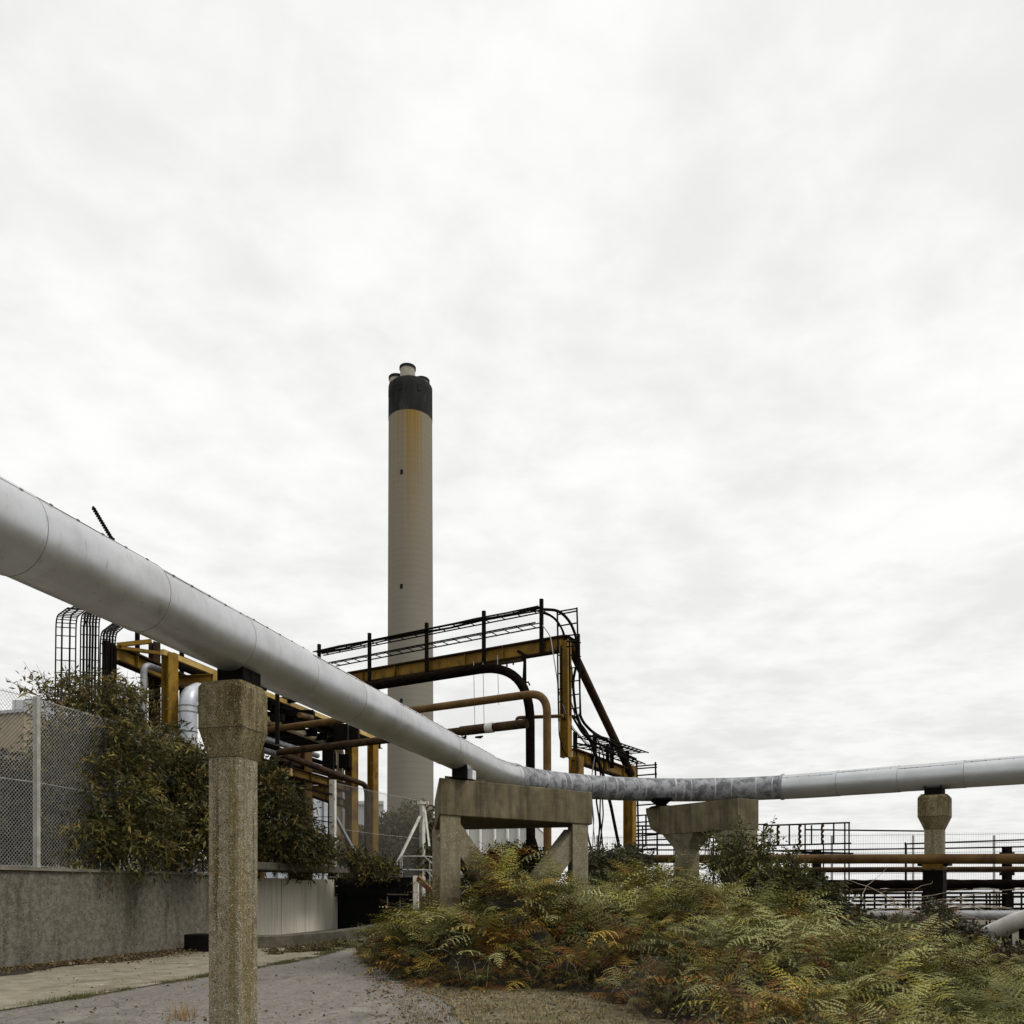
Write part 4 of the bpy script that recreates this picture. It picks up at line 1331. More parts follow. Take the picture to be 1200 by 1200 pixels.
cb_ = thing('corrugated_shed', 'white ribbed shed seen through the long trestle', 'shed', PZ(585, 60, 0))
hz_ = EYE + .078 * 60
MB().prism([PZ(530, 60, 0), PZ(623, 60, 0), PZ(640, 75, 0), PZ(530, 75, 0)], 0, hz_).build('wall', whiteb, cb_)
m = MB()
for k, px in enumerate((548, 563, 580, 595, 608, 621)):
    m.bar(PZ(px, 59.9, 0), PZ(px, 59.9, hz_), 0.16, 0.12, UU)
m.build('rib', whites, cb_)
MB().prism([PZ(529, 59.8, 0), PZ(624, 59.8, 0), PZ(641, 75, 0), PZ(529, 75, 0)], hz_, hz_ + .35).build('roof', whites, cb_)

# ------------------------------------------------------------------ right-hand pipes, railings, fence
pl = []
for px, YY in ((640, 23.5), (688, 22.5), (800, 20.7), (950, 18.9), (1095, 17.6), (1200, 16.6), (1300, 15.7)):
    pl.append(P(px, 1006.5, YY))
zc = 2.16
pl = [V((p.x, p.y, p.z)) for p in pl]
solo(MB().tube(pl, 0.103, 18), 'level_pipe', ochre, 'long ochre pipe running level across the right, in front of the distant pillar', 'pipe', (pl[3].x, pl[3].y, pl[3].z - .1), 'level pipes on the right')
def levelpipe(x0, x1, y0, y1, Y0, Y1, r, mt, lb, lump=0.0, nm='level_pipe'):
    n_ = 26
    pts_ = [P(x0, y0, Y0).lerp(P(x1, y1, Y1), k / n_) for k in range(n_ + 1)]
    rs = [r * (1 + random.uniform(-lump, lump)) for _ in pts_]
    return solo(MB().tube(pts_, rs, 14), nm, mt, lb, 'pipe', (pts_[5].x, pts_[5].y, pts_[5].z - r), 'level pipes on the right')
levelpipe(925, 1260, 1019.5, 1018.5, 22.0, 20.5, 0.07, rust, 'thin rusty pipe just beneath the ochre one')
levelpipe(925, 1260, 1036.5, 1035.5, 22.0, 21.0, 0.115, darkpipe, 'lumpy black pipe with torn lagging below the rusty ones', 0.12)
levelpipe(965, 1140, 1045, 1041, 24.0, 22.5, 0.05, rust, 'slender orange rusty pipe under the lumpy black pipe')
levelpipe(905, 1290, 1073.5, 1072, 21.0, 19.5, 0.115, greyp, 'pale grey pipe lying lowest, just above the bracken')
for px, yt, YY, w_, lb in ((957, 997, 22.3, .18, 'black post under the level pipes beside the leafy sapling'), (1180, 993, 21.8, .17, 'black post under the level pipes near the right edge')):
    t_ = thing('pipe_support', lb, 'post', PZ(px, YY, 0), 'black pipe supports')
    MB().ibeam(PZ(px, YY, 0), P(px, yt, YY), w_, w_).build('upright', black, t_)
    m = MB()
    for yy in (1000.5, 1024, 1042):
        m.bar(P(px - 7, yy, YY), P(px + 7, yy, YY), 0.16, 0.08)
    m.build('cross_arm', black, t_)


def railing(name, label, rails, posts_, Y, r=0.025, pr=0.022, z0=None, mt=black, wavy=(), group=None):
    t_ = thing(name, label, 'railing', PZ((rails[0][0] + rails[0][2]) / 2, Y, 0), group)
    for x0, y0, x1, y1 in rails:
        MB().tube([P(x0, y0, Y), P(x1, y1, Y)], r, 6).build('rail', mt, t_)
    for px, ya, yb in posts_:
        MB().tube([P(px, ya, Y), P(px, yb, Y) if yb < 2000 else PZ(px, Y, 0)], pr, 6).build('baluster', mt, t_)
    if wavy:
        for px, ya, yb in wavy:
            m = MB()
            pts_ = [P(px + 0.8 * math.sin(k * 1.9), ya + (yb - ya) * k / 12, Y) for k in range(13)]
            m.tube(pts_, [pr * (1.6 + 0.5 * math.sin(k * 1.9)) for k in range(13)], 6)
            m.build('rusty_baluster', rust, t_)
    return t_


railing('walkway_railing', 'dark walkway railing with rusty uprights right of the short trestle',
        [(895, 967.5, 996, 964), (895, 991, 997.5, 988.3), (905, 997, 997, 1000)],
        [(943.5, 965, 3000), (925, 966, 990), (951, 967, 989), (977, 965, 988), (990, 965, 3000), (995, 964, 3000)], 23.2,
        wavy=[(911.5, 967, 990), (937, 966, 989), (963.5, 966, 988.5)])
railing('walkway_railing', 'long thin rail passing behind the distant pillar', [(944, 972.3, 1090, 974), (900, 997, 1100, 994), (928, 1000, 1000, 1000)],
        [(965, 990, 3000), (990, 973, 3000), (1062, 990, 3000), (900, 997, 3000)], 25)
railing('walkway_railing', 'pair of thin level rails right of the distant pillar', [(1060, 989, 1260, 982), (1090, 994.5, 1260, 991)],
        [(1061, 987, 3000), (1250, 982, 3000)], 24.5)
railing('walkway_railing', 'thin railing seen under the short trestle beam', [(745, 985, 900, 979), (745, 996, 900, 996), (780, 968, 900, 966)],
        [(753, 968, 3000), (836, 966, 3000), (850, 967, 3000), (895, 966, 3000), (793, 970, 997)], 26)
lp = [(px, 1046, 3000) for px in (1009, 1013, 1025, 1038, 1065, 1081, 1085, 1126, 1141, 1156, 1160, 1168, 1171, 1187, 1197, 1215)]
railing('jetty_railing', 'low black jetty railing with many close bars behind the level pipes',
        [(970, 1047, 1260, 1046), (970, 1052, 1260, 1050.5), (970, 1060.5, 1260, 1059.5), (970, 1065.5, 1260, 1064.5), (1000, 1056, 1180, 1055)], lp, 29, r=0.045, pr=0.035)
for a, b in (((957, 1033), (982, 1065)), ):
    pass
sr = thing('slanted_handrail', 'bent pale handrail sloping into the bracken on a black post', 'handrail', PZ(983, 18, 0))
MB().tube([P(957, 1033, 19.5), P(974, 1054, 18.6), P(982, 1066, 18.1)], 0.022, 6).build('rail', galv, sr)
MB().bar(P(983, 1064, 18), PZ(983, 18, 0), 0.07, 0.07).build('post', black, sr)
MB().tube([P(983, 1066, 18), P(989, 1072, 17.8), P(992, 1082, 17.6)], 0.02, 6).build('rail', black, sr)

ff = thing('mesh_fence', 'faint fine-wire security fence along the river behind the railings', 'fence', PZ(950, 36, 0))
m = MB()
YF = 36.0
m2 = MB()
xs = np.arange(690, 1290, 2.75)
for px in xs:
    a = PZ(px, YF, 0.3)
    b = P(px, 979.5 - (px - 690) * 0.0095, YF)
    m.add([a + V((-.005, 0, 0)), a + V((.005, 0, 0)), a + V((0, .008, 0)), b + V((-.005, 0, 0)), b + V((.005, 0, 0)), b + V((0, .008, 0))], [(0, 1, 4, 3), (1, 2, 5, 4), (2, 0, 3, 5)])
for off in (2, 12, 23, 35, 47, 58):
    m.tube([P(690, 980 + off, YF), P(1290, 974 + off, YF)], 0.010, 4)
m.build('wire_mesh', material('pale_galvanised', (0.42, 0.42, 0.42)), ff)
for px in (700, 790, 880, 975, 1070, 1165, 1260):
    MB().bar(PZ(px, YF + .05, 0), P(px, 979, YF + .05), 0.07, 0.07).build('post', galv, ff)

# fallen pipe lengths
fp_ = thing('broken_pipe', 'white broken pipe length jutting in from the right edge above the bracken', 'pipe', PZ(1180, 13.5, 0))
pa_, pb_ = P(1147, 1102, 14.4), P(1215, 1073, 13.2)
rings = []
mid = pa_.lerp(pb_, .5) + V((0, 0, 0.05))
MB().tube([pa_, pa_.lerp(pb_, .3) + V((0, 0, .035)), pa_.lerp(pb_, .65) + V((0, 0, .04)), pb_], 0.148, 24, False).build('shell', brokenm, fp_)
MB().tube([pa_ + (pb_ - pa_) * 0.002, pa_.lerp(pb_, .06)], 0.153, 24, False).build('collar', beige, fp_)
MB().tube([pa_.lerp(pb_, .02), pa_.lerp(pb_, .3) + V((0, 0, .035)), pa_.lerp(pb_, .65) + V((0, 0, .04)), pb_], 0.128, 20).build('core', black, fp_)
MB().bar(PZ(1199, 13.45, 0), P(1199, 1070, 13.45), 0.09, 0.08).build('prop', black, fp_)
m = MB().tube([P(1122, 1103, 14.9), P(1138, 1111, 14.6)], 0.12, 18)
m.tube([P(1138, 1111, 14.6), P(1139, 1111.4, 14.58)], 0.13, 18)
solo(m, 'broken_pipe', brokenm, 'short white pipe stub half buried beside the broken length', 'pipe', PZ(1130, 14.8, 0.5))
solo(MB().tube([P(934, 1046, 20), P(940, 1056, 20)], 0.09, 12), 'flange_cap', brokenm, 'small white cap showing through the dark shrub below the pipes', 'cap', P(937, 1054, 20))


# ------------------------------------------------------------------ vegetation
def fast_mesh(name, verts, faces4, cols, mat, parent=None):
    me = bpy.data.meshes.new(name)
    verts = np.asarray(verts, dtype=np.float32)
    off = world_loc(parent)
    verts = verts - np.array([off.x, off.y, off.z], dtype=np.float32)
    nf, k = faces4.shape
    me.vertices.add(len(verts))
    me.vertices.foreach_set('co', verts.ravel())
    me.loops.add(nf * k)
    me.loops.foreach_set('vertex_index', faces4.astype(np.int32).ravel())
    me.polygons.add(nf)
    me.polygons.foreach_set('loop_start', np.arange(0, nf * k, k, dtype=np.int32))
    me.polygons.foreach_set('loop_total', np.full(nf, k, dtype=np.int32))
    me.update(calc_edges=True)
    ca_ = me.color_attributes.new('tint', 'FLOAT_COLOR', 'POINT')
    c4 = np.ones((len(verts), 4), dtype=np.float32)
    c4[:, :3] = cols
    ca_.data.foreach_set('color', c4.ravel())
    me.materials.append(mat)
    o = bpy.data.objects.new(name, me)
    COL.objects.link(o)
    o.parent = parent
    return o


def frond_proto(np_=12, k=6, droop=1.0, width=0.34, curl=0.15, start=0.7):
    """one bracken frond, unit length: rachis along +X rising then drooping; narrow saw-edged pinnae with gaps between"""
    s = np.linspace(0, 1, 40)
    ang = start - droop * 1.15 * s ** 1.3
    xs_ = np.concatenate([[0], np.cumsum(np.cos(ang[:-1]) / 39)])
    zs_ = np.concatenate([[0], np.cumsum(np.sin(ang[:-1]) / 39)])
    tris = []

    def at(t):
        return np.interp(t, s, xs_), np.interp(t, s, zs_), np.interp(t, s, ang)
    t0 = 0.20
    for i in range(np_):
        t = t0 + (0.985 - t0) * (i / (np_ - 1)) ** 0.93
        x0, z0, a0 = at(t)
        rel = (t - t0) / (1 - t0)
        pl_ = width * (1 - rel) ** 0.95 * (0.80 + 0.20 * min(1, i / 2)) + 0.012
        fwd = np.array([math.cos(a0), 0, math.sin(a0)])
        nrm = np.array([-math.sin(a0), 0, math.cos(a0)])
        for sd_ in (-1, 1):
            if rng.uniform() < 0.10:
                continue
            d = fwd * (0.50 - 0.25 * rel + rng.uniform(-.10, .10)) + np.array([0, sd_, 0]) * 0.87 + nrm * rng.uniform(-.12, .10)
            d /= np.linalg.norm(d)
            pl2 = pl_ * (rng.uniform(.80, 1.15) if rng.uniform() > .12 else rng.uniform(.4, .8))
            side = np.cross(nrm, d)
            base = np.array([x0, 0, z0])
            curl = rng.uniform(.0, .6)
            kk = max(3, int(round(k * (0.4 + 0.6 * pl2 / width))))
            hw = 0.30 * (1 - t0) / np_ * (1 - 0.35 * rel) * 1.5
            for j in range(kk):
                q0, q1 = j / kk, (j + 1) / kk
                qa = (q0 + q1) / 2
                c0 = base + d * pl2 * q0 - nrm * curl * pl2 * q0 ** 2
                c1 = base + d * pl2 * q1 - nrm * curl * pl2 * q1 ** 2
                ll = hw * (1 - qa) ** 0.6 * (1.0 if j else 0.7) + 0.002
                for s2 in (-1, 1):
                    tip = c0 * 0.35 + c1 * 0.65 + side * s2 * ll + d * ll * 0.5 - nrm * ll * 0.25
                    tris.append((c0, c1, tip))
    for j in range(8):
        a, b = at(j / 8), at((j + 1) / 8)
        w0 = 0.008 * (1 - j / 9)
        pa0, pb0 = np.array([a[0], 0, a[1]]), np.array([b[0], 0, b[1]])
        tris.append((pa0 - [0, w0, 0], pb0, pa0 + [0, w0, 0]))
        tris.append((pa0 + [0, 0, w0], pb0, pa0 - [0, 0, w0]))
    return np.array(tris, dtype=np.float32).reshape(-1, 3)


PROTO = [frond_proto(14, 7, 1.0, 0.34, .12, .7), frond_proto(13, 7, 1.35, 0.30, .2, .9), frond_proto(14, 7, 0.6, 0.33, .08, .5), frond_proto(12, 7, 1.5, 0.30, .3, .8), frond_proto(13, 7, 0.9, 0.38, .2, .6)]
PROTOF = [frond_proto(11, 5, 1.0, 0.34, .12, .7), frond_proto(10, 5, 1.4, 0.31, .2, .9), frond_proto(11, 5, 0.6, 0.34, .08, .5), frond_proto(10, 5, 1.1, 0.36, .25, .8)]


def place_fronds(pos, yaw, pitch, roll, size, col, protos, which):
    VS, CS = [], []
    for i in range(len(pos)):
        pv = protos[which[i]]
        cy_, sy_ = math.cos(yaw[i]), math.sin(yaw[i])
        cp, sp_ = math.cos(pitch[i]), math.sin(pitch[i])
        cr_, sr_ = math.cos(roll[i]), math.sin(roll[i])
        Rx = np.array([[1, 0, 0], [0, cr_, -sr_], [0, sr_, cr_]])
        Ry = np.array([[cp, 0, -sp_], [0, 1, 0], [sp_, 0, cp]])
        Rz = np.array([[cy_, -sy_, 0], [sy_, cy_, 0], [0, 0, 1]])
        R = Rz @ Ry @ Rx
        v = (pv * size[i]) @ R.T + pos[i]
        VS.append(v.astype(np.float32))
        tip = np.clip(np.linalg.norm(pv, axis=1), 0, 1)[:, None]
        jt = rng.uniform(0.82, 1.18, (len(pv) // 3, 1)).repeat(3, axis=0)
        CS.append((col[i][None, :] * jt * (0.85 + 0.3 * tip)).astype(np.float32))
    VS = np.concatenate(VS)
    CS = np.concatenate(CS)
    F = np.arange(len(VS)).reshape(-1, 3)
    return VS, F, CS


# bracken canopy as a height field in plan; front edge, crest line and crest height by bearing
bx = np.array([430, 445, 470, 500, 540, 570, 600, 630, 660, 700, 760, 850, 930, 1000, 1100, 1200, 1300]) / 1000 - 0.6
front = np.array([17.0, 16.2, 14.6, 13.3, 12.8, 12.7, 12.7, 12.6, 12.3, 11.8, 9.8, 7.6, 6.4, 5.6, 4.8, 4.3, 4.0])
crest = np.array([18.5, 18.0, 16.4, 14.6, 14.2, 14.4, 14.9, 15.4, 15.8, 16.5, 16.6, 14.5, 13, 12.0, 11.2, 10.5, 10.2])
back = np.array([19.5, 19.2, 18.0, 17.0, 17.6, 18.0, 18.6, 19.3, 19.8, 20.4, 20.2, 18.0, 16.6, 15.5, 14.6, 14.0, 13.6])
ctop = np.array([1100, 1084, 1056, 1062, 1040, 1008, 1002, 1018, 1024, 1022, 1016, 1032, 1066, 1090, 1112, 1126, 1130])


def canopy(x, y):
    t = x / y
    f_, c_, b_ = np.interp(t, bx, front), np.interp(t, bx, crest), np.interp(t, bx, back)
    hc = EYE + (1042 - np.interp(t, bx, ctop)) / 1000 * c_ - 0.10
    s = (y - f_) / (c_ - f_)
    up = np.clip(s, 0, 1) ** 0.55
    dn = np.clip((y - c_) / (b_ - c_), 0, 1)
    h = hc * up * (1 - 0.55 * dn ** 1.5)
    bump = 0.30 * np.sin(x * 2.3 + 1.0) * np.sin(y * 1.9 + x * .7) + 0.26 * np.sin(x * 4.1 + y * 2.7) + 0.06 * np.sin(x * 9.1 - y * 7.3)
    bump = bump - 0.55 * np.exp(-((t - 0.085) / 0.022) ** 2)
    h = h + bump * up * np.clip(h / 0.9, 0, 1)
    ins = (t > bx[0]) & (t < bx[-1]) & (y > f_) & (y < b_)
    return np.where(ins, np.maximum(h, 0.02), -1), s


# earth bank, added and raised under the fronds to block light
gx, gy = np.meshgrid(np.arange(-3.4, 8.6, 0.25), np.arange(3.6, 21, 0.25))
gh, gs = canopy(gx, gy)
vh = np.where(gh > 0, np.maximum(gh - 0.55, 0.0) * 0.92 + 0.02, -0.03)
m = MB()
R_, Cc_ = gx.shape
m.add([(gx[i, j], gy[i, j], vh[i, j]) for i in range(R_) for j in range(Cc_)],
      [(i * Cc_ + j, i * Cc_ + j + 1, (i + 1) * Cc_ + j + 1, (i + 1) * Cc_ + j) for i in range(R_ - 1) for j in range(Cc_ - 1)
       if max(gh[i, j], gh[i, j + 1], gh[i + 1, j], gh[i + 1, j + 1]) > 0], True)
tag(m.build('earth_bank', soil), kind='structure')

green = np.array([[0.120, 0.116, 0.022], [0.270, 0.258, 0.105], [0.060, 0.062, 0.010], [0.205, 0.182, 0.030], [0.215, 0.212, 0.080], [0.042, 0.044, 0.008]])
gold = np.array([[0.34, 0.22, 0.035], [0.26, 0.13, 0.022], [0.40, 0.28, 0.050]])
brown = np.array([[0.13, 0.055, 0.014], [0.080, 0.036, 0.012], [0.17, 0.080, 0.018]])
# plants: each a crown of fronds thrown out round one point
NPL = 1900
tq = rng.uniform(bx[0], bx[-1], NPL)
fy, by = np.interp(tq, bx, front), np.interp(tq, bx, back)
yq = fy + (by - fy) * rng.uniform(0, 1, NPL)
xq = tq * yq
hq, sq = canopy(xq, yq)
kp_ = (hq > 0) & (rng.uniform(0, 1, NPL) < np.clip(yq / 26, 0, 1))
xq, yq, hq, sq, tq = [a[kp_] for a in (xq, yq, hq, sq, tq)]
cols_ = {k: [] for k in ('x', 'y', 'h', 's', 't', 'size', 'z', 'yaw', 'pitch', 'roll')}
colL = []
for i in range(len(xq)):
    nfr = rng.integers(5, 10)
    y0 = rng.uniform(0, 2 * PI)
    psz = (rng.uniform(0.6, 1.15) + (0.15 if tq[i] > .25 else 0)) * np.clip(0.52 + hq[i] * 0.42, 0.5, 0.98)
    basec = green[rng.integers(0, 6)] * rng.uniform(.85, 1.35)
    pold = np.interp(tq[i], [-.16, -.1, .05, .25, .4, .6], [.30, .50, .48, .36, .15, .12])
    for k in range(nfr):
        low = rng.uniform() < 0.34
        cols_['x'].append(xq[i] + rng.normal(0, .05))
        cols_['y'].append(yq[i] + rng.normal(0, .05))
        cols_['h'].append(hq[i]); cols_['s'].append(sq[i]); cols_['t'].append(tq[i])
        sz_ = psz * rng.uniform(.75, 1.15)
        cols_['size'].append(sz_)
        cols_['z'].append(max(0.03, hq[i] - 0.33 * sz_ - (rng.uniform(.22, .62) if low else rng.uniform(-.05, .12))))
        cols_['yaw'].append(y0 + 2 * PI * k / nfr + rng.normal(0, .25))
        cols_['pitch'].append(rng.normal(-0.25 if low else 0.12, 0.25))
        cols_['roll'].append(rng.normal(0, .28))
        c_ = basec * rng.uniform(.8, 1.2)
        r_ = rng.uniform()
        front_ = sq[i] < 0.35
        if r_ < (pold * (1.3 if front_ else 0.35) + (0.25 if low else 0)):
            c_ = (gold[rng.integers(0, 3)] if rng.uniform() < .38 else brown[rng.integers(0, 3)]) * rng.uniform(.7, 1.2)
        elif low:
            c_ = green[5] * rng.uniform(.35, .8)  # near-black low fronds: shade deep in the bracken put into the colour
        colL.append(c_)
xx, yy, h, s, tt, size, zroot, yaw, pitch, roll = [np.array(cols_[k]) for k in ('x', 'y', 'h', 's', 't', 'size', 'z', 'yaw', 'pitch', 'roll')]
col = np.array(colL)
# keep fronds off trestle columns' near face and the trestle footprints
for (qx, qy, rad_) in ((ca.x, ca.y, .42), (cb.x, cb.y, .4), (cm.x, cm.y, .35), (cf.x, cf.y, .4)):
    ok = (xx - qx) ** 2 + (yy - qy) ** 2 > rad_ ** 2
    xx, yy, h, s, tt, size, zroot, yaw, pitch, roll, col = [a[ok] for a in (xx, yy, h, s, tt, size, zroot, yaw, pitch, roll, col)]
far = yy > 13.2
pos = np.stack([xx, yy, zroot], 1)
print('fronds', len(xx), 'near', (~far).sum())
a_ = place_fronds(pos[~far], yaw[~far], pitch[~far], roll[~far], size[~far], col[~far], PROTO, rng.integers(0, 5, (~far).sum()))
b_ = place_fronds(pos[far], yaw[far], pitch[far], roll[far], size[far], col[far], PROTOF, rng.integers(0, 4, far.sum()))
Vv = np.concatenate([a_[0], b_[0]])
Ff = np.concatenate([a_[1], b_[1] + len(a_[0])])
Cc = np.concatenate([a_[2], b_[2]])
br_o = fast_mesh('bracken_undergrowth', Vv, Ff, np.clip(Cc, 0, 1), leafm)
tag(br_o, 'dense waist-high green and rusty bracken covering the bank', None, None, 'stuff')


def leaves(base, dirs, length, width, cols, fold=0.25):
    """many pointed leaves, each two faces folded along a midrib"""
    n_ = len(base)
    d = dirs / np.linalg.norm(dirs, axis=1)[:, None]
    r_ = rng.normal(0, 1, (n_, 3))
    sd_ = np.cross(d, r_)
    sd_ /= np.linalg.norm(sd_, axis=1)[:, None] + 1e-9
    nn = np.cross(sd_, d)
    l_ = length[:, None]
    w_ = width[:, None]
    p0 = base
    p2 = base + d * l_ - np.array([0, 0, 1]) * l_ * 0.22
    mid_ = base + d * l_ * 0.45 - np.array([0, 0, 1]) * l_ * 0.03
    p1 = mid_ + sd_ * w_ + nn * w_ * fold
    p3 = mid_ - sd_ * w_ + nn * w_ * fold
    vs = np.stack([p0, p1, p2, p3], 1).reshape(-1, 3)
    i0 = np.arange(n_)[:, None] * 4
    f1 = i0 + np.array([[0, 1, 2]])
    f2 = i0 + np.array([[0, 2, 3]])
    return vs, np.concatenate([f1, f2]), cols.repeat(4, axis=0)


def shrub(name, label, blobs, ntwig, per, ll, lw, pal, loc, cat='shrub', group=None, updir=0.5, tw=0.35, stems=10, shell=0.5, tuft=0.0, mat_=None, dark=0.0):
    """blobs: (x, y, z, rx, ry, rz) ellipsoids; twigs grow outward from them carrying alternate leaves"""
    root = thing(name, label, cat, loc, group)
    B = np.array(blobs, dtype=float)
    vol = B[:, 3] * B[:, 4] * B[:, 5]
    vol = vol ** 0.7
    idx = rng.choice(len(B), ntwig, p=vol / vol.sum())
    u = rng.normal(0, 1, (ntwig, 3))
    u /= np.linalg.norm(u, axis=1)[:, None]
    rr = rng.uniform(shell ** 3, 1, ntwig) ** (1 / 3) * (1 + rng.normal(0, .15, ntwig) + 0.16 * np.sin(u[:, 0] * 7 + u[:, 2] * 5) * np.sin(u[:, 2] * 9 + u[:, 1] * 4))
    c = B[idx, :3] + u * B[idx, 3:] * rr[:, None]
    d = u + rng.normal(0, .5, (ntwig, 3)) + np.array([0, 0, updir])
    d /= np.linalg.norm(d, axis=1)[:, None]
    tl = tw * rng.uniform(.5, 1.3, ntwig)
    pal = np.array(pal)
    tint = pal[rng.integers(0, len(pal), ntwig)]
    bs_, ds_, cs_ = [], [], []
    for j in range(per):
        f = (j + .5) / per
        sag = np.stack([np.zeros(ntwig), np.zeros(ntwig), -0.35 * tl * f * f], 1)
        bs_.append(c + d * (tl * f)[:, None] + sag)
        ds_.append(d * 0.7 + rng.normal(0, .75, (ntwig, 3)))
        cs_.append(tint * rng.uniform(.75, 1.25, (ntwig, 1)))
    bs_, ds_, cs_ = np.concatenate(bs_), np.concatenate(ds_), np.concatenate(cs_)
    nl = len(bs_)
    vs, fs, cs = leaves(bs_, ds_, ll * np.exp(rng.normal(-.12, .38, nl)), lw * rng.uniform(.6, 1.25, nl), cs_)
    fast_mesh('foliage', vs, fs, np.clip(cs, 0, 1), mat_ or leafm, root)
    m = MB()
    base = V(loc)
    for k in range(stems):
        b = B[rng.integers(0, len(B))]
        e_ = V((b[0] + rng.uniform(-.6, .6) * b[3], b[1] + rng.uniform(-.6, .6) * b[4], b[2] + rng.uniform(-.2, .8) * b[5]))
        s0 = base + V((rng.uniform(-.25, .25), rng.uniform(-.25, .25), -0.05))
        md = s0.lerp(e_, .5) + V((rng.uniform(-.15, .15), rng.uniform(-.15, .15), .1))
        m.tube([s0, md, e_], [0.022, 0.014, 0.005], 5)
    for k in rng.integers(0, ntwig, min(ntwig, 420)):
        a = V(c[k]) - V(d[k]) * 0.3
        b = V(c[k]) + V(d[k]) * float(tl[k])
        m.tube([a, (a + b) / 2, b - V((0, 0, .1 * float(tl[k])))], [0.006, 0.005, 0.003], 3)
    m.build('stems', barkm, root)
    return root


def blob(px, py, Y, rx, rz, ry=None):
    q = P(px, py, Y)
    return (q.x, q.y, q.z, rx / 1000 * Y, (ry if ry else rx / 1000 * Y), rz / 1000 * Y)


olive = [(0.070, 0.064, 0.018), (0.105, 0.086, 0.022), (0.045, 0.048, 0.015), (0.150, 0.115, 0.028), (0.060, 0.045, 0.015), (0.21, 0.170, 0.045), (0.11, 0.105, 0.035)]  # brightest tone puts sunlit leaf highlights into the colour
darkgr = [(0.030, 0.034, 0.014), (0.045, 0.045, 0.016), (0.022, 0.026, 0.012), (0.070, 0.055, 0.018)]
# big bush behind the fence, several shrubs
shrub('leafy_shrub', 'large olive brown shrub pressing through the chain-link fence between the two left posts',
      [blob(122, 930, 18.8, 52, 62, .75), blob(100, 868, 18.9, 40, 36, .65), blob(146, 866, 19.3, 44, 32, .7), blob(80, 985, 18.0, 40, 22, .6), blob(66, 905, 18.2, 20, 36, .5), blob(150, 978, 19.0, 54, 28, .75)],
      2700, 10, 0.145, 0.021, olive + darkgr[:2], AB(-13.9, 17.2, 1.85), 'shrub', 'shrubs behind the fence', tw=.6, shell=.3)
shrub('leafy_shrub', 'dark olive shrub behind the fence immediately left of the near pillar',
      [blob(210, 930, 20.9, 44, 46, .75), blob(215, 972, 20.8, 44, 34, .75), blob(188, 892, 21.0, 34, 24, .6), blob(238, 915, 21.5, 20, 26, .6)],
      2000, 9, 0.17, 0.027, olive + darkgr, AB(-13.9, 21.2, 1.85), 'shrub', 'shrubs behind the fence', tw=.6, shell=.3)
shrub('leafy_shrub', 'sparse leafy shoots arching from the fence top toward the cable ladders',
      [blob(105, 815, 19.0, 42, 16, .5), blob(60, 812, 18.6, 26, 8, .3), blob(150, 822, 19.4, 24, 14, .4)], 260, 8, 0.15, 0.022, olive, AB(-14.1, 18.0, 2.4), 'shrub', 'shrubs behind the fence', updir=.8, tw=.6, shell=.1)
shrub('leafy_shrub', 'bushy dark shrub spilling over the ledge right of the near pillar',
      [blob(325, 965, 26.2, 34, 38, 1.0), blob(312, 925, 26.2, 24, 28, .8), blob(352, 992, 27.0, 28, 22, .9), blob(330, 992, 25.9, 32, 16, .6), blob(375, 1002, 28.0, 18, 12, .6)],
      2300, 9, 0.16, 0.026, olive + darkgr * 2, AB(-13.9, 26.6, 2.25), 'shrub', 'shrubs on the ledge', tw=.5, shell=.3)
shrub('leafy_shrub', 'low trailing shrub under the white flaking fence post',
      [blob(405, 1005, 30.5, 24, 9, .6), blob(432, 1014, 31.0, 26, 8, .6), blob(450, 1018, 31.5, 14, 6, .5)], 520, 8, 0.16, 0.028, darkgr + olive, PZ(410, 30.8, 1.9), 'shrub', 'shrubs on the ledge', tw=.4, updir=.2)
shrub('leafy_shrub', 'big grey green shrub filling the mesh fence in front of the chimney base',
      [blob(455, 985, 36.5, 42, 22, 1.2), blob(485, 972, 37, 32, 24, 1.2), blob(430, 1000, 36, 22, 22, 1.0), blob(497, 1000, 36.5, 26, 26, 1.2), blob(470, 1010, 36, 40, 18, 1.0)],
      2300, 8, 0.20, 0.04, [(0.075, 0.075, 0.032), (0.050, 0.052, 0.022), (0.11, 0.10, 0.045), (0.09, 0.062, 0.02)], PZ(465, 37, 1.8), 'shrub', 'shrubs by the steps', tw=.6, shell=.3)
shrub('leafy_shrub', 'dark pointed-leaf shrub growing under the long trestle against the white shed',
      [blob(600, 1010, 17.4, 26, 12, .5), blob(585, 1016, 17.0, 18, 10, .4), blob(618, 1016, 17.2, 16, 12, .4)], 420, 8, 0.13, 0.018, darkgr + [(0.06, 0.062, 0.03)], PZ(600, 17.3, 0.4), 'shrub', 'shrubs in the bracken', tw=.35, updir=.5)
shrub('leafy_shrub', 'dusty green shrub at the foot of the far yellow column, behind the bracken',
      [blob(715, 1014, 19.5, 26, 14, .5), blob(735, 1010, 20, 22, 11, .5), blob(695, 1020, 19.2, 18, 12, .5)], 700, 8, 0.12, 0.024, [(0.06, 0.065, 0.03), (0.10, 0.10, 0.055), (0.045, 0.045, 0.02)], PZ(715, 19.7, 0.4), 'shrub', 'shrubs in the bracken', tw=.35)
shrub('leafy_shrub', 'darkest tangled shrub behind the mesh left of the first fence post, below the tan building',
      [blob(10, 955, 17.6, 36, 56, .8), blob(-30, 940, 17.4, 30, 72, .8), blob(40, 965, 18.4, 18, 48, .6), blob(62, 925, 19.0, 14, 50, .5)], 2100, 8, 0.13, 0.03, [(0.020, 0.022, 0.010), (0.030, 0.028, 0.012), (0.045, 0.040, 0.02)], AB(-14.3, 15.2, 1.85), 'shrub', 'shrubs behind the fence', tw=.4, shell=.2)
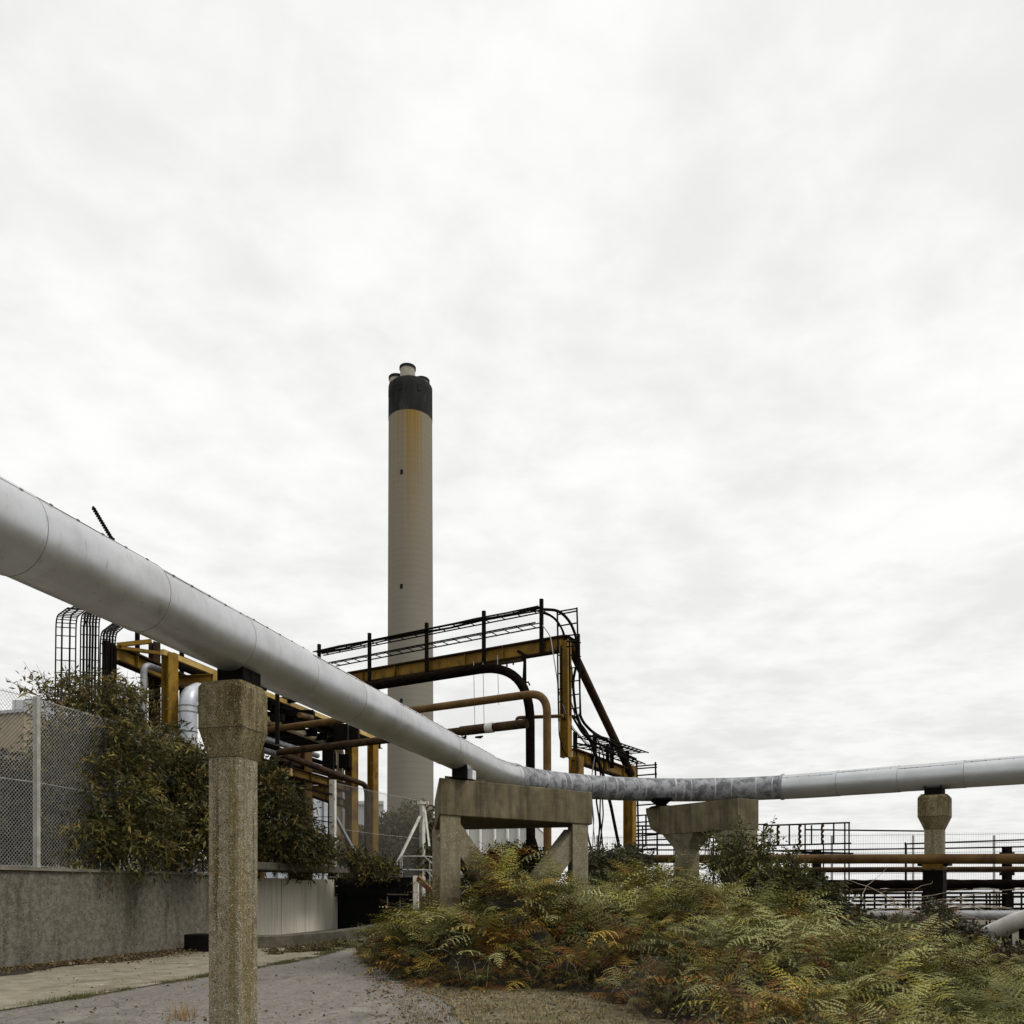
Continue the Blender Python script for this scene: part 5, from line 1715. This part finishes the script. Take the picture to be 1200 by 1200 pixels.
# the upright sapling
sp_pal = [(0.090, 0.092, 0.022), (0.055, 0.060, 0.018), (0.13, 0.125, 0.03), (0.04, 0.044, 0.015)]
shrub('leafy_sapling', 'upright small-leaved sapling with thin shoots in front of the short trestle',
      [blob(880, 1022, 15.2, 36, 15, .5), blob(862, 1000, 15.3, 14, 18, .3), blob(893, 1000, 15.4, 12, 20, .25), blob(869, 982, 15.2, 5, 16, .12), blob(903, 978, 15.5, 4, 14, .10),
       blob(838, 1002, 15.0, 5, 16, .12), blob(925, 1024, 15.6, 16, 14, .4), blob(829, 988, 15, 4, 9, .10), blob(930, 1005, 15.6, 8, 5, .1), blob(848, 1018, 15, 12, 10, .3)],
      640, 7, 0.07, 0.020, sp_pal, PZ(880, 15.3, 0.6), 'sapling', None, updir=1.3, tw=.26, shell=.0, stems=26)
shrub('leafy_shrub', 'dark tangled shrub right of the sapling below the level pipes',
      [blob(940, 1052, 15.8, 34, 20, .6), blob(915, 1040, 15.6, 26, 18, .5), blob(975, 1075, 15.6, 24, 12, .5)], 1100, 8, 0.10, 0.022, darkgr + sp_pal[:2], PZ(940, 15.8, 0.4), 'shrub', 'shrubs in the bracken', tw=.3)
shrub('leafy_shrub', 'mixed bramble with purple grey leaves below the distant pillar',
      [blob(1040, 1098, 14.2, 44, 12, .7), blob(1085, 1094, 14.8, 38, 10, .7), blob(1120, 1103, 14.2, 24, 11, .6), blob(1010, 1092, 15, 20, 10, .5), blob(1095, 1072, 16.5, 10, 8, .3)],
      1500, 8, 0.10, 0.024, darkgr + [(0.055, 0.05, 0.04), (0.10, 0.085, 0.07), (0.06, 0.06, 0.03), (0.09, 0.04, 0.02)], PZ(1060, 14.6, 0.2), 'bramble', None, tw=.3)
shrub('leafy_shrub', 'dark shrub below the broken white pipe at the right edge',
      [blob(1180, 1128, 13.0, 40, 12, .5), blob(1150, 1132, 12.6, 30, 8, .5)], 520, 8, 0.08, 0.02, [(0.05, 0.028, 0.014), (0.03, 0.026, 0.014), (0.07, 0.05, 0.02)], PZ(1175, 13.0, 0.1), 'shrub', 'shrubs in the bracken', tw=.3)
shrub('weed_clump', 'small broad-leaved weed at the left corner of the bracken by the road',
      [blob(447, 1112, 18.5, 14, 7, .3), blob(478, 1148, 14.2, 11, 9, .2), blob(432, 1115, 19.5, 10, 5, .3)], 210, 8, 0.09, 0.026, [(0.14, 0.15, 0.10), (0.09, 0.10, 0.05), (0.07, 0.08, 0.03)], PZ(455, 17, 0.0), 'weed', None, tw=.15, stems=4)
shrub('weed_clump', 'low ragged weeds along the foot of the curved kerb wall',
      [blob(375, 1112, 20.6, 18, 4, .25), blob(345, 1116, 20.2, 12, 3, .2), blob(400, 1108, 22, 16, 4, .3), blob(320, 1118, 19.6, 10, 3, .2)], 420, 8, 0.08, 0.016, [(0.11, 0.10, 0.04), (0.08, 0.07, 0.03), (0.13, 0.10, 0.035)], PZ(370, 20.5, 0.0), 'weed', None, tw=.15, stems=4)

q_ = []
for tt_ in rng.uniform(-.12, .55, 46):
    yf = float(np.interp(tt_, bx, front))
    yy_ = yf + rng.uniform(.1, 1.6)
    hh = float(canopy(np.array([tt_ * yy_]), np.array([yy_]))[0][0])
    q_.append((tt_ * yy_, yy_, max(.1, hh * rng.uniform(.3, .9)), .28, .25, .18))
shrub('bramble_tangle', 'small-leaved bramble and weed stems threading through the front edge of the bracken', q_, 900, 8, 0.055, 0.017,
      [(0.12, 0.125, 0.05), (0.16, 0.165, 0.09), (0.09, 0.06, 0.02), (0.20, 0.15, 0.04), (0.06, 0.06, 0.02)], (2.5, 10.5, 0.0), 'bramble', None, tw=.3, stems=0, shell=.0, updir=.8)
m = MB()
for k in range(110):
    tt_ = rng.uniform(-.13, .6)
    yf = float(np.interp(tt_, bx, front)); yy_ = yf + rng.uniform(.0, 2.4)
    hh = max(.25, float(canopy(np.array([tt_ * yy_]), np.array([yy_]))[0][0]))
    a_0 = V((tt_ * yy_, yy_, hh * rng.uniform(0.0, .5)))
    b_0 = a_0 + V((rng.normal(0, .22), rng.normal(-.05, .2), rng.uniform(.1, .4))) * min(1.0, yy_ / 11)
    m.tube([a_0, a_0.lerp(b_0, .55) + V((0, 0, .09)), b_0], [.0045, .0035, .0015], 4)
tag(m.build('dead_stalks', palebr), 'dry pale stalks standing and leaning through the bracken', None, None, 'stuff')

# bare pale twigs on the right
tw_ = thing('bare_bush', 'leafless pale twiggy bush in front of the distant pillar', 'bush', PZ(1060, 17, 0.2))
m = MB()
for k in range(34):
    px = rng.uniform(1010, 1105)
    p = P(px, 1072, 17.0 + rng.uniform(-.3, .3))
    ptsq = [p]
    dr = V((rng.normal(0, .10), rng.normal(0, .04), rng.uniform(.05, .12)))
    for j in range(9):
        dr = dr + V((rng.normal(0, .07), rng.normal(0, .03), rng.normal(-.018, .03)))
        ptsq.append(ptsq[-1] + dr)
    m.tube(ptsq, [0.007 * (1 - j / 11) + .002 for j in range(10)], 4)
m.build('twigs', palebr, tw_)


# grass, litter
def tufts(name, label, pts_xy, nb, hgt, wid, pal, spread=0.08, z=0.01):
    n_ = len(pts_xy)
    pal = np.array(pal)
    base = np.repeat(pts_xy, nb, axis=0) + rng.normal(0, spread, (n_ * nb, 2))
    N_ = len(base)
    a = rng.uniform(0, 2 * PI, N_)
    ln = hgt * rng.uniform(.4, 1.3, N_)
    lean = rng.uniform(.1, .9, N_)
    b3 = np.column_stack([base, np.full(N_, z)])
    dirx, diry = np.cos(a), np.sin(a)
    tip = b3 + np.column_stack([dirx * ln * lean, diry * ln * lean, ln])
    sd_ = np.column_stack([-diry, dirx, np.zeros(N_)]) * wid
    vs = np.stack([b3 - sd_, b3 + sd_, tip], 1).reshape(-1, 3)
    cs = (pal[rng.integers(0, len(pal), N_)] * rng.uniform(.7, 1.3, (N_, 1))).repeat(3, axis=0)
    o = fast_mesh(name, vs, np.arange(len(vs)).reshape(-1, 3), np.clip(cs, 0, 1), leafm)
    return tag(o, label, None, None, 'stuff')


gr = [(0.10, 0.105, 0.030), (0.075, 0.080, 0.022), (0.15, 0.125, 0.045), (0.055, 0.06, 0.02)]
bb = rng.uniform(4, 22, 420)
clump = np.sin(bb * 2.1) + np.sin(bb * 5.3 + 1) + rng.normal(0, .5, 420) > -0.2
bb = bb[clump]
aa_ = -8.68 - np.where(bb > 15, (bb - 15) ** 1.5 * 0.07, 0) + rng.normal(0, .05, len(bb))
pxy = np.array([AB(a, b)[:2] for a, b in zip(aa_, bb)])
tufts('joint_grass', 'thin line of grass tufts growing in the joint between slab and road', pxy, 34, 0.045, 0.004, gr, .075)
n_ = 900
px_ = rng.uniform(470, 760, n_)
py_ = rng.uniform(1152, 1230, n_)
Yg = 1500 / (py_ - 1042)
pxy = np.column_stack([(px_ - 600) / 1000 * Yg, Yg])
okv = canopy(pxy[:, 0], pxy[:, 1])[0] < 0.3
tufts('verge_grass', 'short worn grass and dead stalks on the dirt verge', pxy[okv], 10, 0.05, 0.004, [(0.15, 0.13, 0.05), (0.11, 0.11, 0.035), (0.20, 0.15, 0.06), (0.09, 0.07, 0.03)], .07)
pxy = np.array([GP(218 + rng.normal(0, 9), 1193 + rng.normal(0, 3)) for _ in range(16)])
tufts('dry_grass', 'wispy straw-coloured dead stalks by the base of the near pillar', pxy, 9, 0.20, 0.0035, [(0.32, 0.23, 0.11), (0.25, 0.17, 0.08)], .05)


def litter(name, label, pts3, sz, pal):
    n_ = len(pts3)
    d = rng.normal(0, 1, (n_, 3)) * np.array([1, 1, .25])
    pal = np.array(pal)
    vs, fs, cs = leaves(pts3, d, sz * rng.uniform(.5, 1.4, n_), sz * .35 * rng.uniform(.6, 1.2, n_), pal[rng.integers(0, len(pal), n_)] * rng.uniform(.7, 1.3, (n_, 1)), .3)
    o = fast_mesh(name, vs, fs, np.clip(cs, 0, 1), leafm)
    return tag(o, label, None, None, 'stuff')


lpal = [(0.16, 0.10, 0.04), (0.08, 0.05, 0.02), (0.26, 0.20, 0.12), (0.05, 0.035, 0.015), (0.12, 0.09, 0.03)]
bq = rng.uniform(8, 24, 7500)
wid_ = 0.75 + 0.3 * np.sin(bq * .9) + 0.15 * np.sin(bq * 3.1)
aq = -12.98 + np.abs(rng.normal(0, 1, 7500)) * wid_ * 0.55
p3 = np.column_stack([N1.x * aq + D1.x * bq, N1.y * aq + D1.y * bq, 0.02 + rng.uniform(0, .05, 7500)])
litter('leaf_litter', 'band of dead brown leaves along the foot of the retaining wall', p3, 0.06, lpal)
m = MB()
gq = np.linspace(8, 24, 60)
rings = [[AB(-13.0, b, 0.0), AB(-13.0, b, 0.045), AB(-12.45 + .12 * math.sin(b * 2) + random.uniform(-.05, .05), b, 0.035), AB(-12.2 + .2 * math.sin(b * 1.7) + random.uniform(-.08, .08), b, 0.013)] for b in gq]
m.loft(rings)
tag(m.build('soil_strip', soil), kind='structure')
n_ = 4500
px_ = np.concatenate([rng.uniform(430, 780, n_ - 500), rng.uniform(60, 480, 500)])
py_ = np.concatenate([1135 + rng.exponential(22, n_ - 500), rng.uniform(1110, 1230, 500)])
Yg = 1500 / (py_ - 1042)
p3 = np.column_stack([(px_ - 600) / 1000 * Yg, Yg, np.full(n_, .018)])
okv = (canopy(p3[:, 0], p3[:, 1])[0] < 0.4) & ~((px_ < 470) & (py_ < 1128) & (px_ > 430))
litter('fallen_leaves', 'scattered dead leaves and fronds on road edge and verge', p3[okv], 0.05, lpal + [(0.30, 0.18, 0.05)])
# stones on the verge
m = MB()
for k in range(150):
    if k < 135:
        x_, y_ = GP(rng.uniform(480, 770), rng.uniform(1155, 1215))
    else:
        x_, y_ = GP(rng.uniform(455, 490), rng.uniform(1142, 1158))
    r_ = rng.uniform(.008, .03)
    m.loft([[V((x_ + r_ * f * math.cos(q + k) * rng.uniform(.8, 1.3), y_ + r_ * f * math.sin(q + k), z_ * r_)) for q in np.linspace(0, 5.2, 6)] for f, z_ in ((1, 0.2), (.9, .8), (.45, 1.15))], True, False)
tag(m.build('gravel', kerbm), 'loose stones scattered over the dirt verge', None, None, 'stuff')
